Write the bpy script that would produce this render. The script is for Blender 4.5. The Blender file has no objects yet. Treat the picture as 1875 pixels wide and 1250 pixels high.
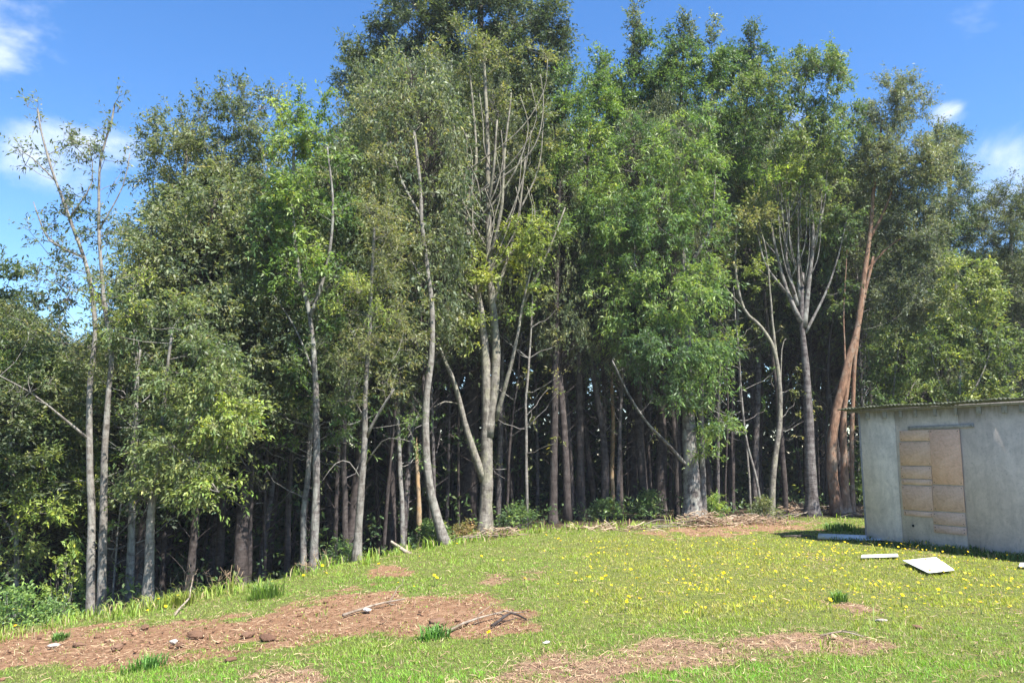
import bpy, math
import numpy as np

# ------------------------------------------------------------------ camera, sky, sun, exposure
scene = bpy.context.scene
COL = scene.collection
F_PX, W_PX, H_PX = 1440.0, 1875.0, 1250.0
EYE = np.array([0.0, 0.0, 1.6])
PITCH = math.radians(8.1)
cam_d = bpy.data.cameras.new('camera')
cam_d.sensor_width = 36.0
cam_d.lens = 36.0 * F_PX / W_PX
cam_d.clip_start = 0.1
cam_d.clip_end = 3000.0
cam = bpy.data.objects.new('camera', cam_d)
COL.objects.link(cam)
cam.location = EYE
cam.rotation_euler = (math.radians(90) + PITCH, 0, 0)
scene.camera = cam

SUN_AZ = math.radians(-45.0)      # direction towards the sun, measured from +X
SUN_EL = math.radians(57.0)
sun_to = np.array([math.cos(SUN_AZ) * math.cos(SUN_EL), math.sin(SUN_AZ) * math.cos(SUN_EL), math.sin(SUN_EL)])
sun_d = bpy.data.lights.new('sun', 'SUN')
sun_d.energy = 5.0
sun_d.angle = math.radians(0.53)
sun_d.color = (1.0, 0.955, 0.88)
sun = bpy.data.objects.new('sun', sun_d)
COL.objects.link(sun)
sun.location = (20, -20, 40)
from mathutils import Vector
sun.rotation_euler = Vector(sun_to).to_track_quat('Z', 'Y').to_euler()

world = bpy.data.worlds.new('World')
scene.world = world
world.use_nodes = True
SKY_STRENGTH = 0.10


def build_world():
    nt = world.node_tree
    N, L = nt.nodes, nt.links
    N.clear()
    out = N.new('ShaderNodeOutputWorld')
    bg = N.new('ShaderNodeBackground')
    bg.inputs['Strength'].default_value = SKY_STRENGTH
    sky = N.new('ShaderNodeTexSky')
    sky.sky_type = 'NISHITA'
    sky.sun_disc = False
    sky.sun_elevation = SUN_EL
    sky.sun_rotation = math.atan2(sun_to[0], sun_to[1])
    sky.altitude = 100.0
    sky.air_density = 1.0
    sky.dust_density = 0.35
    sky.ozone_density = 3.0
    hs = N.new('ShaderNodeHueSaturation')
    hs.inputs['Hue'].default_value = 0.505
    hs.inputs['Saturation'].default_value = 1.25
    hs.inputs['Value'].default_value = 0.96
    L.new(sky.outputs[0], hs.inputs['Color'])
    # scattered fair-weather cloud all round the sky
    tc = N.new('ShaderNodeTexCoord')
    mp = N.new('ShaderNodeMapping')
    mp.inputs['Location'].default_value = (0.0, 0.0, 0.0)
    mp.inputs['Scale'].default_value = (1.0, 1.0, 1.9)
    L.new(tc.outputs['Generated'], mp.inputs[0])
    n1 = N.new('ShaderNodeTexNoise')
    n1.inputs['Scale'].default_value = 6.5
    n1.inputs['Detail'].default_value = 7.0
    n1.inputs['Roughness'].default_value = 0.55
    n1.inputs['Distortion'].default_value = 0.35
    L.new(mp.outputs[0], n1.inputs['Vector'])
    acc = None
    # the clouds that hang low beside the wood: soft clumps in their own directions
    for px, py, sz, amp in CLOUDS:
        d = ray(px, py)
        d = d / np.linalg.norm(d)
        dp = N.new('ShaderNodeVectorMath'); dp.operation = 'DISTANCE'
        dp.inputs[1].default_value = tuple(d)
        L.new(tc.outputs['Generated'], dp.inputs[0])
        mr = N.new('ShaderNodeMapRange')
        mr.interpolation_type = 'SMOOTHSTEP'
        mr.inputs['From Min'].default_value = 0.0
        mr.inputs['From Max'].default_value = sz
        mr.inputs['To Min'].default_value = amp
        mr.inputs['To Max'].default_value = 0.0
        L.new(dp.outputs['Value'], mr.inputs['Value'])
        if acc is None:
            acc = mr.outputs[0]
        else:
            a = N.new('ShaderNodeMath'); a.operation = 'MAXIMUM'
            L.new(acc, a.inputs[0]); L.new(mr.outputs[0], a.inputs[1])
            acc = a.outputs[0]
    st = N.new('ShaderNodeMath'); st.operation = 'MULTIPLY_ADD'
    L.new(n1.outputs['Fac'], st.inputs[0]); st.inputs[1].default_value = 2.4; st.inputs[2].default_value = -0.7
    s = N.new('ShaderNodeMath'); s.operation = 'ADD'
    L.new(st.outputs[0], s.inputs[0]); L.new(acc, s.inputs[1])
    cr = N.new('ShaderNodeMapRange')
    cr.interpolation_type = 'SMOOTHSTEP'
    cr.inputs['From Min'].default_value = 0.78
    cr.inputs['From Max'].default_value = 1.5
    cr.inputs['To Max'].default_value = 0.85
    L.new(s.outputs[0], cr.inputs['Value'])
    mx = N.new('ShaderNodeMix'); mx.data_type = 'RGBA'
    L.new(cr.outputs[0], mx.inputs[0])
    L.new(hs.outputs[0], mx.inputs[6])
    mx.inputs[7].default_value = (4.6, 4.9, 5.4, 1)
    L.new(mx.outputs[2], bg.inputs['Color'])
    L.new(bg.outputs[0], out.inputs[0])


CLOUDS = [(-10, 130, 0.09, 0.55), (60, 285, 0.11, 0.85), (-40, 210, 0.09, 0.5), (1728, 203, 0.04, 0.8), (1835, 310, 0.07, 0.55), (1790, 350, 0.06, 0.45),
          (1150, -10, 0.07, 0.4), (60, 5, 0.12, 0.35), (1790, 0, 0.06, 0.4)]

vs = scene.view_settings
vs.view_transform = 'Standard'
vs.look = 'None'
vs.exposure = 1.5
vs.gamma = 1.0
vs.use_curve_mapping = False
scene.cycles.max_bounces = 6
scene.cycles.diffuse_bounces = 3
scene.cycles.glossy_bounces = 2
scene.cycles.transmission_bounces = 4
scene.cycles.transparent_max_bounces = 4
scene.cycles.use_denoising = True
scene.cycles.denoiser = 'OPENIMAGEDENOISE'
scene.cycles.denoising_input_passes = 'RGB_ALBEDO_NORMAL'
scene.cycles.denoising_prefilter = 'ACCURATE'
scene.cycles.sample_clamp_indirect = 6.0
scene.cycles.caustics_reflective = False
scene.cycles.caustics_refractive = False

rng = np.random.default_rng(20)
cp, sp = math.cos(PITCH), math.sin(PITCH)


def ray(px, py):
    """direction through photo pixel, scaled to world depth (y) 1"""
    a, b = (px - W_PX / 2) / F_PX, -(py - H_PX / 2) / F_PX
    y = cp - b * sp
    z = sp + b * cp
    return np.array([a / y, 1.0, z / y])


def P(px, py, D):
    return EYE + ray(px, py) * D


def project(p):
    """world points (N,3) -> photo pixels, depth"""
    q = p - EYE
    f = q[:, 1] * cp + q[:, 2] * sp
    u = -q[:, 1] * sp + q[:, 2] * cp
    f = np.maximum(f, 0.05)
    return W_PX / 2 + F_PX * q[:, 0] / f, H_PX / 2 - F_PX * u / f


build_world()

# ------------------------------------------------------------------ numpy helpers
_K = rng.normal(size=(3, 10, 3))
_PH = rng.uniform(0, 6.28, size=(3, 10))


def wob(p, scale=1.0, k=0):
    """smooth pseudo noise in about -1..1"""
    p = np.asarray(p, float)
    if p.shape[-1] == 2:
        p = np.concatenate([p, np.zeros(p.shape[:-1] + (1,))], -1)
    s = 0
    for i in range(10):
        s = s + np.sin(p @ (_K[k, i] * scale * (1 + 0.25 * i)) + _PH[k, i]) / (1 + 0.25 * i)
    return s / 3.0


def sstep(a, b, x):
    t = np.clip((x - a) / (b - a), 0, 1)
    return t * t * (3 - 2 * t)


def unit(v):
    return v / np.maximum(np.linalg.norm(v, axis=-1, keepdims=True), 1e-9)


def mesh_np(name, V, polys, mats, col=None, smooth=False, midx=None):
    """polys: list of int arrays (M,k)"""
    me = bpy.data.meshes.new(name)
    V = np.asarray(V, np.float32)
    polys = [np.asarray(p, np.int32) for p in polys if len(p)]
    loops = np.concatenate([p.ravel() for p in polys])
    tot = np.concatenate([np.full(len(p), p.shape[1], np.int32) for p in polys])
    start = np.concatenate([[0], np.cumsum(tot)[:-1]]).astype(np.int32)
    me.vertices.add(len(V))
    me.vertices.foreach_set('co', V.ravel())
    me.loops.add(len(loops))
    me.loops.foreach_set('vertex_index', loops)
    me.polygons.add(len(tot))
    me.polygons.foreach_set('loop_start', start)
    if smooth:
        me.polygons.foreach_set('use_smooth', np.ones(len(tot), bool))
    if midx is not None:
        me.polygons.foreach_set('material_index', np.asarray(midx, np.int32))
    me.update(calc_edges=True)
    if col is not None:
        at = me.color_attributes.new('col', 'FLOAT_COLOR', 'POINT')
        c = np.ones((len(V), 4), np.float32)
        c[:, :3] = col
        at.data.foreach_set('color', c.ravel())
    for m in (mats if isinstance(mats, (list, tuple)) else [mats]):
        me.materials.append(m)
    return me


def link(name, me, parent=None, label=None, cat=None, group=None, kind=None, loc=None):
    o = bpy.data.objects.new(name, me)
    COL.objects.link(o)
    if parent is not None:
        o.parent = parent
    if loc is not None:
        o.location = tuple(float(v) for v in loc)
    for k, v in (('label', label), ('category', cat), ('group', group), ('kind', kind)):
        if v:
            o[k] = v
    return o


class MB:
    """collects pieces of one mesh"""
    def __init__(self):
        self.v, self.q, self.t, self.c, self.n = [], [], [], [], 0

    def add(self, V, quads=None, tris=None, col=None):
        V = np.asarray(V, float)
        if quads is not None and len(quads):
            self.q.append(np.asarray(quads) + self.n)
        if tris is not None and len(tris):
            self.t.append(np.asarray(tris) + self.n)
        self.v.append(V)
        if col is not None:
            self.c.append(np.broadcast_to(np.asarray(col, float), V.shape))
        self.n += len(V)

    def box(self, c, s, ax=None, col=None):
        """centre, full size, axes rows"""
        c, s = np.asarray(c, float), np.asarray(s, float) / 2
        ax = np.eye(3) if ax is None else np.asarray(ax)
        k = np.array([[-1, -1, -1], [1, -1, -1], [1, 1, -1], [-1, 1, -1], [-1, -1, 1], [1, -1, 1], [1, 1, 1], [-1, 1, 1]], float)
        V = c + (k * s) @ ax
        self.add(V, quads=[[0, 3, 2, 1], [4, 5, 6, 7], [0, 1, 5, 4], [1, 2, 6, 5], [2, 3, 7, 6], [3, 0, 4, 7]], col=col)

    def tube(self, pts, rad, sides=6, rough=0.0, cap=True, col=None):
        pts = np.asarray(pts, float)
        rad = np.asarray(rad, float)
        n = len(pts)
        t = np.gradient(pts, axis=0)
        t = unit(t)
        m = unit(pts[-1] - pts[0])
        ref = np.eye(3)[np.argmin(np.abs(m))]
        u = unit(np.cross(t, ref))
        w = np.cross(t, u)
        a = np.arange(sides) * 2 * math.pi / sides
        ring = u[:, None, :] * np.cos(a)[None, :, None] + w[:, None, :] * np.sin(a)[None, :, None]
        R = np.broadcast_to(rad[:, None], (n, sides)).copy()
        if rough:
            q = pts[:, None, :] + ring * R[..., None]
            R *= 1 + rough * wob(q, 7.0, 1) + 0.6 * rough * wob(q, 19.0, 2)
        V = (pts[:, None, :] + ring * R[..., None]).reshape(-1, 3)
        i = np.arange(n - 1)[:, None] * sides
        j = np.arange(sides)[None, :]
        k = (j + 1) % sides
        Q = np.stack([i + j, i + k, i + sides + k, i + sides + j], -1).reshape(-1, 4)
        tr = None
        if cap:
            V = np.concatenate([V, pts[-1:] + t[-1:] * rad[-1] * 0.5, pts[:1]])
            b = (n - 1) * sides
            jj = np.arange(sides)
            tr = np.concatenate([np.stack([b + jj, b + (jj + 1) % sides, np.full(sides, n * sides)], -1),
                                 np.stack([(jj + 1) % sides, jj, np.full(sides, n * sides + 1)], -1)])
        self.add(V, quads=Q, tris=tr, col=col)

    def mesh(self, name, mats, smooth=False):
        return mesh_np(name, np.concatenate(self.v), [np.concatenate(x) for x in (self.q, self.t) if x], mats,
                       np.concatenate(self.c) if self.c else None, smooth)


def smooth_line(pts, step=0.25):
    """Catmull-Rom through the points, about one node per step"""
    p = np.asarray(pts, float)
    p = np.concatenate([[2 * p[0] - p[1]], p, [2 * p[-1] - p[-2]]])
    out = []
    for i in range(1, len(p) - 2):
        n = max(2, int(np.linalg.norm(p[i + 1] - p[i]) / step))
        t = (np.arange(n) / n)[:, None]
        out.append(0.5 * (2 * p[i] + (p[i + 1] - p[i - 1]) * t + (2 * p[i - 1] - 5 * p[i] + 4 * p[i + 1] - p[i + 2]) * t ** 2
                          + (3 * p[i] - p[i - 1] - 3 * p[i + 1] + p[i + 2]) * t ** 3))
    out.append(p[-2:-1])
    return np.concatenate(out)


# ------------------------------------------------------------------ materials
def new_mat(name):
    m = bpy.data.materials.new(name)
    m.use_nodes = True
    nt = m.node_tree
    b = nt.nodes['Principled BSDF']
    return m, nt.nodes, nt.links, b


def noise_node(N, L, vec, scale, detail=5.0, rough=0.6, dist=0.0):
    n = N.new('ShaderNodeTexNoise')
    n.inputs['Scale'].default_value = scale
    n.inputs['Detail'].default_value = detail
    n.inputs['Roughness'].default_value = rough
    n.inputs['Distortion'].default_value = dist
    if vec is not None:
        L.new(vec, n.inputs['Vector'])
    return n


def ramp(N, L, fac, stops):
    r = N.new('ShaderNodeValToRGB')
    e = r.color_ramp.elements
    while len(e) < len(stops):
        e.new(0.5)
    for el, (p, c) in zip(e, stops):
        el.position = p
        el.color = (*c, 1)
    L.new(fac, r.inputs[0])
    return r.outputs[0]


def mixc(N, L, fac, a, b, mode='MIX'):
    m = N.new('ShaderNodeMix')
    m.data_type = 'RGBA'
    m.blend_type = mode
    for sock, v in ((m.inputs[0], fac), (m.inputs[6], a), (m.inputs[7], b)):
        if isinstance(v, (int, float)):
            sock.default_value = v
        elif isinstance(v, tuple):
            sock.default_value = (*v, 1)
        else:
            L.new(v, sock)
    return m.outputs[2]


def mapped(N, L, scale, coord='Object'):
    t = N.new('ShaderNodeTexCoord')
    m = N.new('ShaderNodeMapping')
    m.inputs['Scale'].default_value = scale
    L.new(t.outputs[coord], m.inputs[0])
    return m.outputs[0]


def bump(N, L, b, h, strength=0.5, dist=0.02):
    n = N.new('ShaderNodeBump')
    n.inputs['Strength'].default_value = strength
    n.inputs['Distance'].default_value = dist
    L.new(h, n.inputs['Height'])
    L.new(n.outputs[0], b.inputs['Normal'])


def mat_leaf(name, trans=0.38, rough=0.5, spec=0.4):
    m, N, L, b = new_mat(name)
    a = N.new('ShaderNodeAttribute')
    a.attribute_name = 'col'
    L.new(a.outputs['Color'], b.inputs['Base Color'])
    b.inputs['Roughness'].default_value = rough
    b.inputs['Specular IOR Level'].default_value = spec
    t = N.new('ShaderNodeBsdfTranslucent')
    c = mixc(N, L, 1.0, a.outputs['Color'], (1.5, 1.55, 0.7), 'MULTIPLY')
    L.new(c, t.inputs['Color'])
    s = N.new('ShaderNodeMixShader')
    s.inputs[0].default_value = trans
    L.new(b.outputs[0], s.inputs[1])
    L.new(t.outputs[0], s.inputs[2])
    L.new(s.outputs[0], N['Material Output'].inputs[0])
    return m


def mat_bark(name, dark, mid, pale, spots=0.5, lichen=(0.33, 0.34, 0.25), lich=0.55, ring=4.0):
    """bark: vertical grain, horizontal bands and blotches of lichen"""
    m, N, L, b = new_mat(name)
    v = mapped(N, L, (1, 1, 0.22))
    g = noise_node(N, L, v, 16, 8, 0.7, 0.6)
    base = ramp(N, L, g.outputs['Fac'], [(0.28, dark), (0.5, mid), (0.72, pale)])
    v2 = mapped(N, L, (1, 1, ring))
    r = noise_node(N, L, v2, 3.2, 5, 0.65, 0.5)
    rr = ramp(N, L, r.outputs['Fac'], [(0.42, (0, 0, 0)), (0.62, (1, 1, 1))])
    base = mixc(N, L, rr, base, pale)
    v3 = mapped(N, L, (1, 1, 0.7))
    s = noise_node(N, L, v3, 5.5, 6, 0.6, 0.2)
    sf = ramp(N, L, s.outputs['Fac'], [(lich, (0, 0, 0)), (lich + 0.06, (1, 1, 1))])
    sp_ = N.new('ShaderNodeMath'); sp_.operation = 'MULTIPLY'
    L.new(sf, sp_.inputs[0]); sp_.inputs[1].default_value = spots
    base = mixc(N, L, sp_.outputs[0], base, lichen)
    p4 = noise_node(N, L, mapped(N, L, (1, 1, 0.5)), 9.0, 7, 0.7, 1.0)
    pf_ = ramp(N, L, p4.outputs['Fac'], [(0.34, (0.4, 0.38, 0.36)), (0.5, (0.85, 0.85, 0.85)), (0.68, (1.2, 1.2, 1.18))])
    base = mixc(N, L, 1.0, base, pf_, 'MULTIPLY')
    L.new(base, b.inputs['Base Color'])
    b.inputs['Roughness'].default_value = 0.9
    b.inputs['Specular IOR Level'].default_value = 0.2
    bump(N, L, b, g.outputs['Fac'], 0.9, 0.03)
    return m


M = {}
M['leaf'] = mat_leaf('leaf')
M['needle'] = mat_leaf('needle', 0.3, 0.55, 0.35)
M['grass'] = mat_leaf('grass_blade', 0.4, 0.5, 0.25)
M['bark_pale'] = mat_bark('bark_pale', (0.100, 0.085, 0.072), (0.188, 0.166, 0.147), (0.282, 0.263, 0.237), 0.5, (0.250, 0.250, 0.213))
M['bark_grey'] = mat_bark('bark_grey', (0.059, 0.049, 0.045), (0.133, 0.115, 0.108), (0.252, 0.234, 0.217), 0.75, (0.294, 0.294, 0.266), 0.5)
M['bark_lichen'] = mat_bark('bark_lichen', (0.082, 0.070, 0.059), (0.175, 0.155, 0.131), (0.286, 0.262, 0.224), 0.55, (0.294, 0.282, 0.196), 0.5)
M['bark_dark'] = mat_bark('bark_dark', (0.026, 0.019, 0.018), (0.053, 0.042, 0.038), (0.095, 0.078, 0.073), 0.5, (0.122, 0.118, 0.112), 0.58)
M['bark_red'] = mat_bark('bark_red', (0.10, 0.055, 0.036), (0.21, 0.115, 0.075), (0.33, 0.205, 0.14), 0.45, (0.30, 0.26, 0.21), 0.52, 0.4)
M['dry_wood'] = mat_bark('dry_wood', (0.150, 0.109, 0.075), (0.270, 0.210, 0.158), (0.390, 0.338, 0.277), 0.3, (0.413, 0.375, 0.330), 0.6, 0.5)
M['fresh_wood'] = mat_bark('fresh_wood', (0.17, 0.10, 0.05), (0.31, 0.20, 0.105), (0.43, 0.31, 0.18), 0.4, (0.34, 0.31, 0.26), 0.5, 0.3)
M['bark_banded'] = mat_bark('bark_banded', (0.043, 0.034, 0.033), (0.090, 0.073, 0.072), (0.194, 0.176, 0.169), 0.6, (0.216, 0.205, 0.194), 0.56, 5.0)


def mat_attr(name, rough=0.85, spec=0.2, bscale=0, trans=0):
    m, N, L, b = new_mat(name)
    a = N.new('ShaderNodeAttribute')
    a.attribute_name = 'col'
    L.new(a.outputs['Color'], b.inputs['Base Color'])
    b.inputs['Roughness'].default_value = rough
    b.inputs['Specular IOR Level'].default_value = spec
    if bscale:
        n = noise_node(N, L, mapped(N, L, (1, 1, 1)), bscale, 6, 0.7)
        bump(N, L, b, n.outputs['Fac'], 0.8, 0.02)
    return m


M['straw'] = mat_attr('straw')
M['soil_clod'] = mat_attr('soil_clod', 0.95, 0.1, 30)
M['petal'] = mat_leaf('petal', 0.3, 0.5, 0.2)


def mat_ground():
    m, N, L, b = new_mat('ground')
    a = N.new('ShaderNodeAttribute')
    a.attribute_name = 'col'          # r: bare soil, g: forest floor, b: redness of the soil
    sep = N.new('ShaderNodeSeparateColor')
    L.new(a.outputs['Color'], sep.inputs[0])
    v = mapped(N, L, (1, 1, 1))
    n1 = noise_node(N, L, v, 2.2, 8, 0.65)
    n2 = noise_node(N, L, v, 14, 8, 0.7)
    n3 = noise_node(N, L, v, 60, 6, 0.7)
    grass = ramp(N, L, n2.outputs['Fac'], [(0.3, (0.075, 0.085, 0.025)), (0.5, (0.14, 0.165, 0.045)), (0.7, (0.23, 0.21, 0.09))])
    tan = ramp(N, L, n2.outputs['Fac'], [(0.25, (0.16, 0.09, 0.055)), (0.5, (0.28, 0.18, 0.115)), (0.75, (0.39, 0.28, 0.19))])
    red = ramp(N, L, n2.outputs['Fac'], [(0.25, (0.125, 0.06, 0.032)), (0.5, (0.265, 0.148, 0.083)), (0.75, (0.38, 0.25, 0.155))])
    soil = mixc(N, L, sep.outputs[2], tan, red)
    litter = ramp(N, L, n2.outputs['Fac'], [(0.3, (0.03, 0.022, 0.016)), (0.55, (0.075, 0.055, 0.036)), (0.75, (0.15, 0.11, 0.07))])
    f = N.new('ShaderNodeMath'); f.operation = 'MULTIPLY_ADD'
    L.new(n2.outputs['Fac'], f.inputs[0]); f.inputs[1].default_value = 0.7
    g = N.new('ShaderNodeMath'); g.operation = 'SUBTRACT'
    L.new(sep.outputs[0], g.inputs[0]); g.inputs[1].default_value = 0.35
    L.new(g.outputs[0], f.inputs[2])
    fr = N.new('ShaderNodeMapRange'); fr.interpolation_type = 'SMOOTHSTEP'
    fr.inputs['From Min'].default_value = 0.35
    fr.inputs['From Max'].default_value = 0.65
    L.new(f.outputs[0], fr.inputs['Value'])
    c = mixc(N, L, fr.outputs[0], grass, soil)
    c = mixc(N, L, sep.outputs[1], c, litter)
    fine = ramp(N, L, n3.outputs['Fac'], [(0.25, (0.62, 0.6, 0.58)), (0.55, (1, 1, 1)), (0.8, (1.25, 1.25, 1.2))])
    c = mixc(N, L, 1.0, c, fine, 'MULTIPLY')
    L.new(c, b.inputs['Base Color'])
    b.inputs['Roughness'].default_value = 0.95
    b.inputs['Specular IOR Level'].default_value = 0.1
    s = N.new('ShaderNodeMath'); s.operation = 'MULTIPLY_ADD'
    L.new(n3.outputs['Fac'], s.inputs[0]); s.inputs[1].default_value = 0.35
    L.new(n2.outputs['Fac'], s.inputs[2])
    bump(N, L, b, s.outputs[0], 0.9, 0.06)
    return m


M['ground'] = mat_ground()


def mat_concrete(name, tint, dark=0.55):
    """weathered sheet: vertical streaks, stains, small marks"""
    m, N, L, b = new_mat(name)
    vs_ = mapped(N, L, (3.0, 3.0, 0.5))
    st = noise_node(N, L, vs_, 3.0, 7, 0.65, 0.4)
    v = mapped(N, L, (1, 1, 1))
    bl = noise_node(N, L, v, 2.4, 8, 0.72, 0.9)
    fi = noise_node(N, L, v, 26, 6, 0.75)
    t = tint
    c1 = ramp(N, L, st.outputs['Fac'], [(0.3, tuple(x * 0.84 for x in t)), (0.5, t), (0.72, tuple(min(1, x * 1.1) for x in t))])
    f = ramp(N, L, bl.outputs['Fac'], [(0.3, (dark, dark, dark * 1.02)), (0.6, (1, 1, 1))])
    c = mixc(N, L, 0.75, c1, f, 'MULTIPLY')
    g = ramp(N, L, fi.outputs['Fac'], [(0.3, (0.6, 0.6, 0.6)), (0.45, (1, 1, 1)), (0.75, (1.12, 1.12, 1.12))])
    c = mixc(N, L, 0.7, c, g, 'MULTIPLY')
    # streaky brown tone towards the top of the sheet
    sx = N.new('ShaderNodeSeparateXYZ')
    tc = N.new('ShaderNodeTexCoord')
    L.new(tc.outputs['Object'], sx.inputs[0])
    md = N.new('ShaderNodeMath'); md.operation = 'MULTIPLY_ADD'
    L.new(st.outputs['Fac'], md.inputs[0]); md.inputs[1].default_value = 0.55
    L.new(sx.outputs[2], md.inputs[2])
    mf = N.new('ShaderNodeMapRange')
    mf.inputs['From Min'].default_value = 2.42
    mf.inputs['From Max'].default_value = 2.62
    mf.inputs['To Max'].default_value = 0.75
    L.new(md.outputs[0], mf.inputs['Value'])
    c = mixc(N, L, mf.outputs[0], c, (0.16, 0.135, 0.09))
    L.new(c, b.inputs['Base Color'])
    b.inputs['Roughness'].default_value = 0.8
    b.inputs['Specular IOR Level'].default_value = 0.25
    bump(N, L, b, fi.outputs['Fac'], 0.35, 0.01)
    return m


def mat_board(name, c0, c1, c2):
    m, N, L, b = new_mat(name)
    v = mapped(N, L, (1, 1, 1))
    vo = N.new('ShaderNodeTexVoronoi')
    vo.inputs['Scale'].default_value = 38
    L.new(mapped(N, L, (1, 1, 2.2)), vo.inputs['Vector'])
    n = noise_node(N, L, v, 7, 7, 0.7, 0.8)
    c = ramp(N, L, n.outputs['Fac'], [(0.28, c0), (0.5, c1), (0.75, c2)])
    sv = N.new('ShaderNodeSeparateColor')
    L.new(vo.outputs['Color'], sv.inputs[0])
    g = ramp(N, L, sv.outputs[0], [(0.0, (0.72, 0.72, 0.72)), (1.0, (1.22, 1.2, 1.15))])
    c = mixc(N, L, 0.35, c, g, 'MULTIPLY')
    L.new(c, b.inputs['Base Color'])
    b.inputs['Roughness'].default_value = 0.85
    b.inputs['Specular IOR Level'].default_value = 0.2
    bump(N, L, b, n.outputs['Fac'], 0.3, 0.006)
    return m


def mat_plain(name, c, rough=0.8, var=0.25, scale=9.0, spec=0.25, metal=0.0):
    m, N, L, b = new_mat(name)
    n = noise_node(N, L, mapped(N, L, (1, 1, 1)), scale, 7, 0.7, 0.5)
    r = ramp(N, L, n.outputs['Fac'], [(0.28, tuple(x * (1 - var * 1.4) for x in c)), (0.5, c), (0.75, tuple(min(1, x * (1 + var)) for x in c))])
    L.new(r, b.inputs['Base Color'])
    b.inputs['Roughness'].default_value = rough
    b.inputs['Specular IOR Level'].default_value = spec
    b.inputs['Metallic'].default_value = metal
    bump(N, L, b, n.outputs['Fac'], 0.25, 0.006)
    return m


# ------------------------------------------------------------------ the lie of the land
EDGE_X = np.array([-40, -12, -6.4, -5.0, -3.6, -2.6, -1.1, 0.0, 3.0, 7.0, 12.0, 40.0])
EDGE_Y = np.array([6.0, 8.0, 10.4, 11.4, 12.7, 13.9, 15.4, 16.6, 17.8, 19.4, 20.0, 22.0])


def edge_y(x):
    return np.interp(x, EDGE_X, EDGE_Y)


def height(x, y):
    x, y = np.asarray(x, float), np.asarray(y, float)
    t = -(x + 0.4)
    xx = np.minimum(0.8 * np.log1p(np.exp(np.clip(t / 0.8, -40, 40))), 14.0)
    h = -0.105 * xx
    d = y - edge_y(x)
    left = sstep(1.0, -3.5, x)
    h = h - left * 0.24 * np.clip(d - 0.2, 0, 5.0) - 0.012 * np.clip(d, 0, 30) * (1 - left)
    pq = np.stack([x, y], -1)
    h = h + 0.02 * wob(pq, 0.8, 0) + 0.012 * wob(pq, 2.6, 1)
    return h


def G(px, py):
    """where the ray through a photo pixel meets the ground"""
    r = ray(px, py)
    lo, hi = 2.0, 60.0
    D = lo
    prev = lo
    while D < hi:
        p = EYE + r * D
        if p[2] < height(p[0], p[1]):
            break
        prev = D
        D += 0.1
    a, b = prev, D
    for _ in range(25):
        m = (a + b) / 2
        p = EYE + r * m
        if p[2] < height(p[0], p[1]):
            b = m
        else:
            a = m
    return EYE + r * b


def gz(p):
    return np.array([p[0], p[1], float(height(p[0], p[1]))])


SOIL = [  # outline in ground as seen from the stand point, softness px, redness
    ([(-160, 1180), (0, 1165), (120, 1146), (300, 1138), (480, 1124), (540, 1097), (700, 1086), (830, 1088), (930, 1108), (1010, 1150), (900, 1163),
      (700, 1166), (560, 1174), (450, 1190), (330, 1208), (200, 1222), (-160, 1240)], 7, 0.85),
    ([(740, 1262), (1000, 1202), (1130, 1192), (1190, 1162), (1330, 1168), (1480, 1156), (1630, 1166), (1660, 1188), (1500, 1204), (1300, 1210), (1200, 1228),
      (1000, 1262), (740, 1290)], 9, 0.12),
    ([(668, 1050), (690, 1036), (730, 1036), (748, 1048), (720, 1060), (685, 1060)], 5, 0.8),
    ([(890, 1060), (930, 1050), (1000, 1054), (990, 1064), (910, 1066)], 6, 0.3),
    ([(1180, 975), (1270, 960), (1350, 950), (1440, 950), (1500, 962), (1400, 975), (1280, 982)], 5, 0.55),
    ([(1750, 1196), (1830, 1186), (1930, 1190), (1900, 1204), (1770, 1204)], 6, 0.2),
    ([(440, 1240), (520, 1222), (590, 1228), (580, 1262), (440, 1270)], 9, 0.25),
    ([(1480, 1120), (1560, 1110), (1640, 1114), (1560, 1122)], 5, 0.2),
]


def poly_dist(px, py, poly):
    """signed distance in px, positive inside"""
    poly = np.asarray(poly, float)
    x, y = px[:, None], py[:, None]
    a, b = poly, np.roll(poly, -1, 0)
    ex, ey = (b - a).T
    t = np.clip(((x - a[:, 0]) * ex + (y - a[:, 1]) * ey) / (ex * ex + ey * ey), 0, 1)
    d = np.sqrt(((x - a[:, 0] - t * ex)) ** 2 + (y - a[:, 1] - t * ey) ** 2).min(1)
    cr = ((a[:, 1] > y) != (b[:, 1] > y)) & (x < ex * (y - a[:, 1]) / np.where(ey == 0, 1e-9, ey) + a[:, 0])
    ins = cr.sum(1) % 2 == 1
    return np.where(ins, d, -d)


def soil_at(p):
    px, py = project(p)
    ok = p[:, 1] > 2.5
    nz = wob(p[:, :2], 2.3, 2) * 12 + wob(p[:, :2], 6.5, 0) * 8 + wob(p[:, :2], 15, 1) * 5
    soil = np.zeros(len(p))
    redn = np.zeros(len(p))
    patchy = 0.55 + 0.45 * sstep(-.6, .3, wob(p[:, :2], 5.0, 0) + .5 * wob(p[:, :2], 11.0, 2))
    for poly, soft, rd in SOIL:
        s = (patchy if rd < .3 else .8 + .2 * patchy) * sstep(-soft * 1.9, soft * 1.9, poly_dist(px, py, poly) + nz) * ok
        redn = np.where(s > soil, rd, redn)
        soil = np.maximum(soil, s)
    # thin worn patches everywhere on the lawn
    w = 0.45 * sstep(0.45, 1.1, wob(p[:, :2], 1.3, 1)) + 0.3 * sstep(0.5, 1.2, wob(p[:, :2], 4.1, 2))
    soil = np.maximum(soil, w)
    return soil, redn


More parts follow.
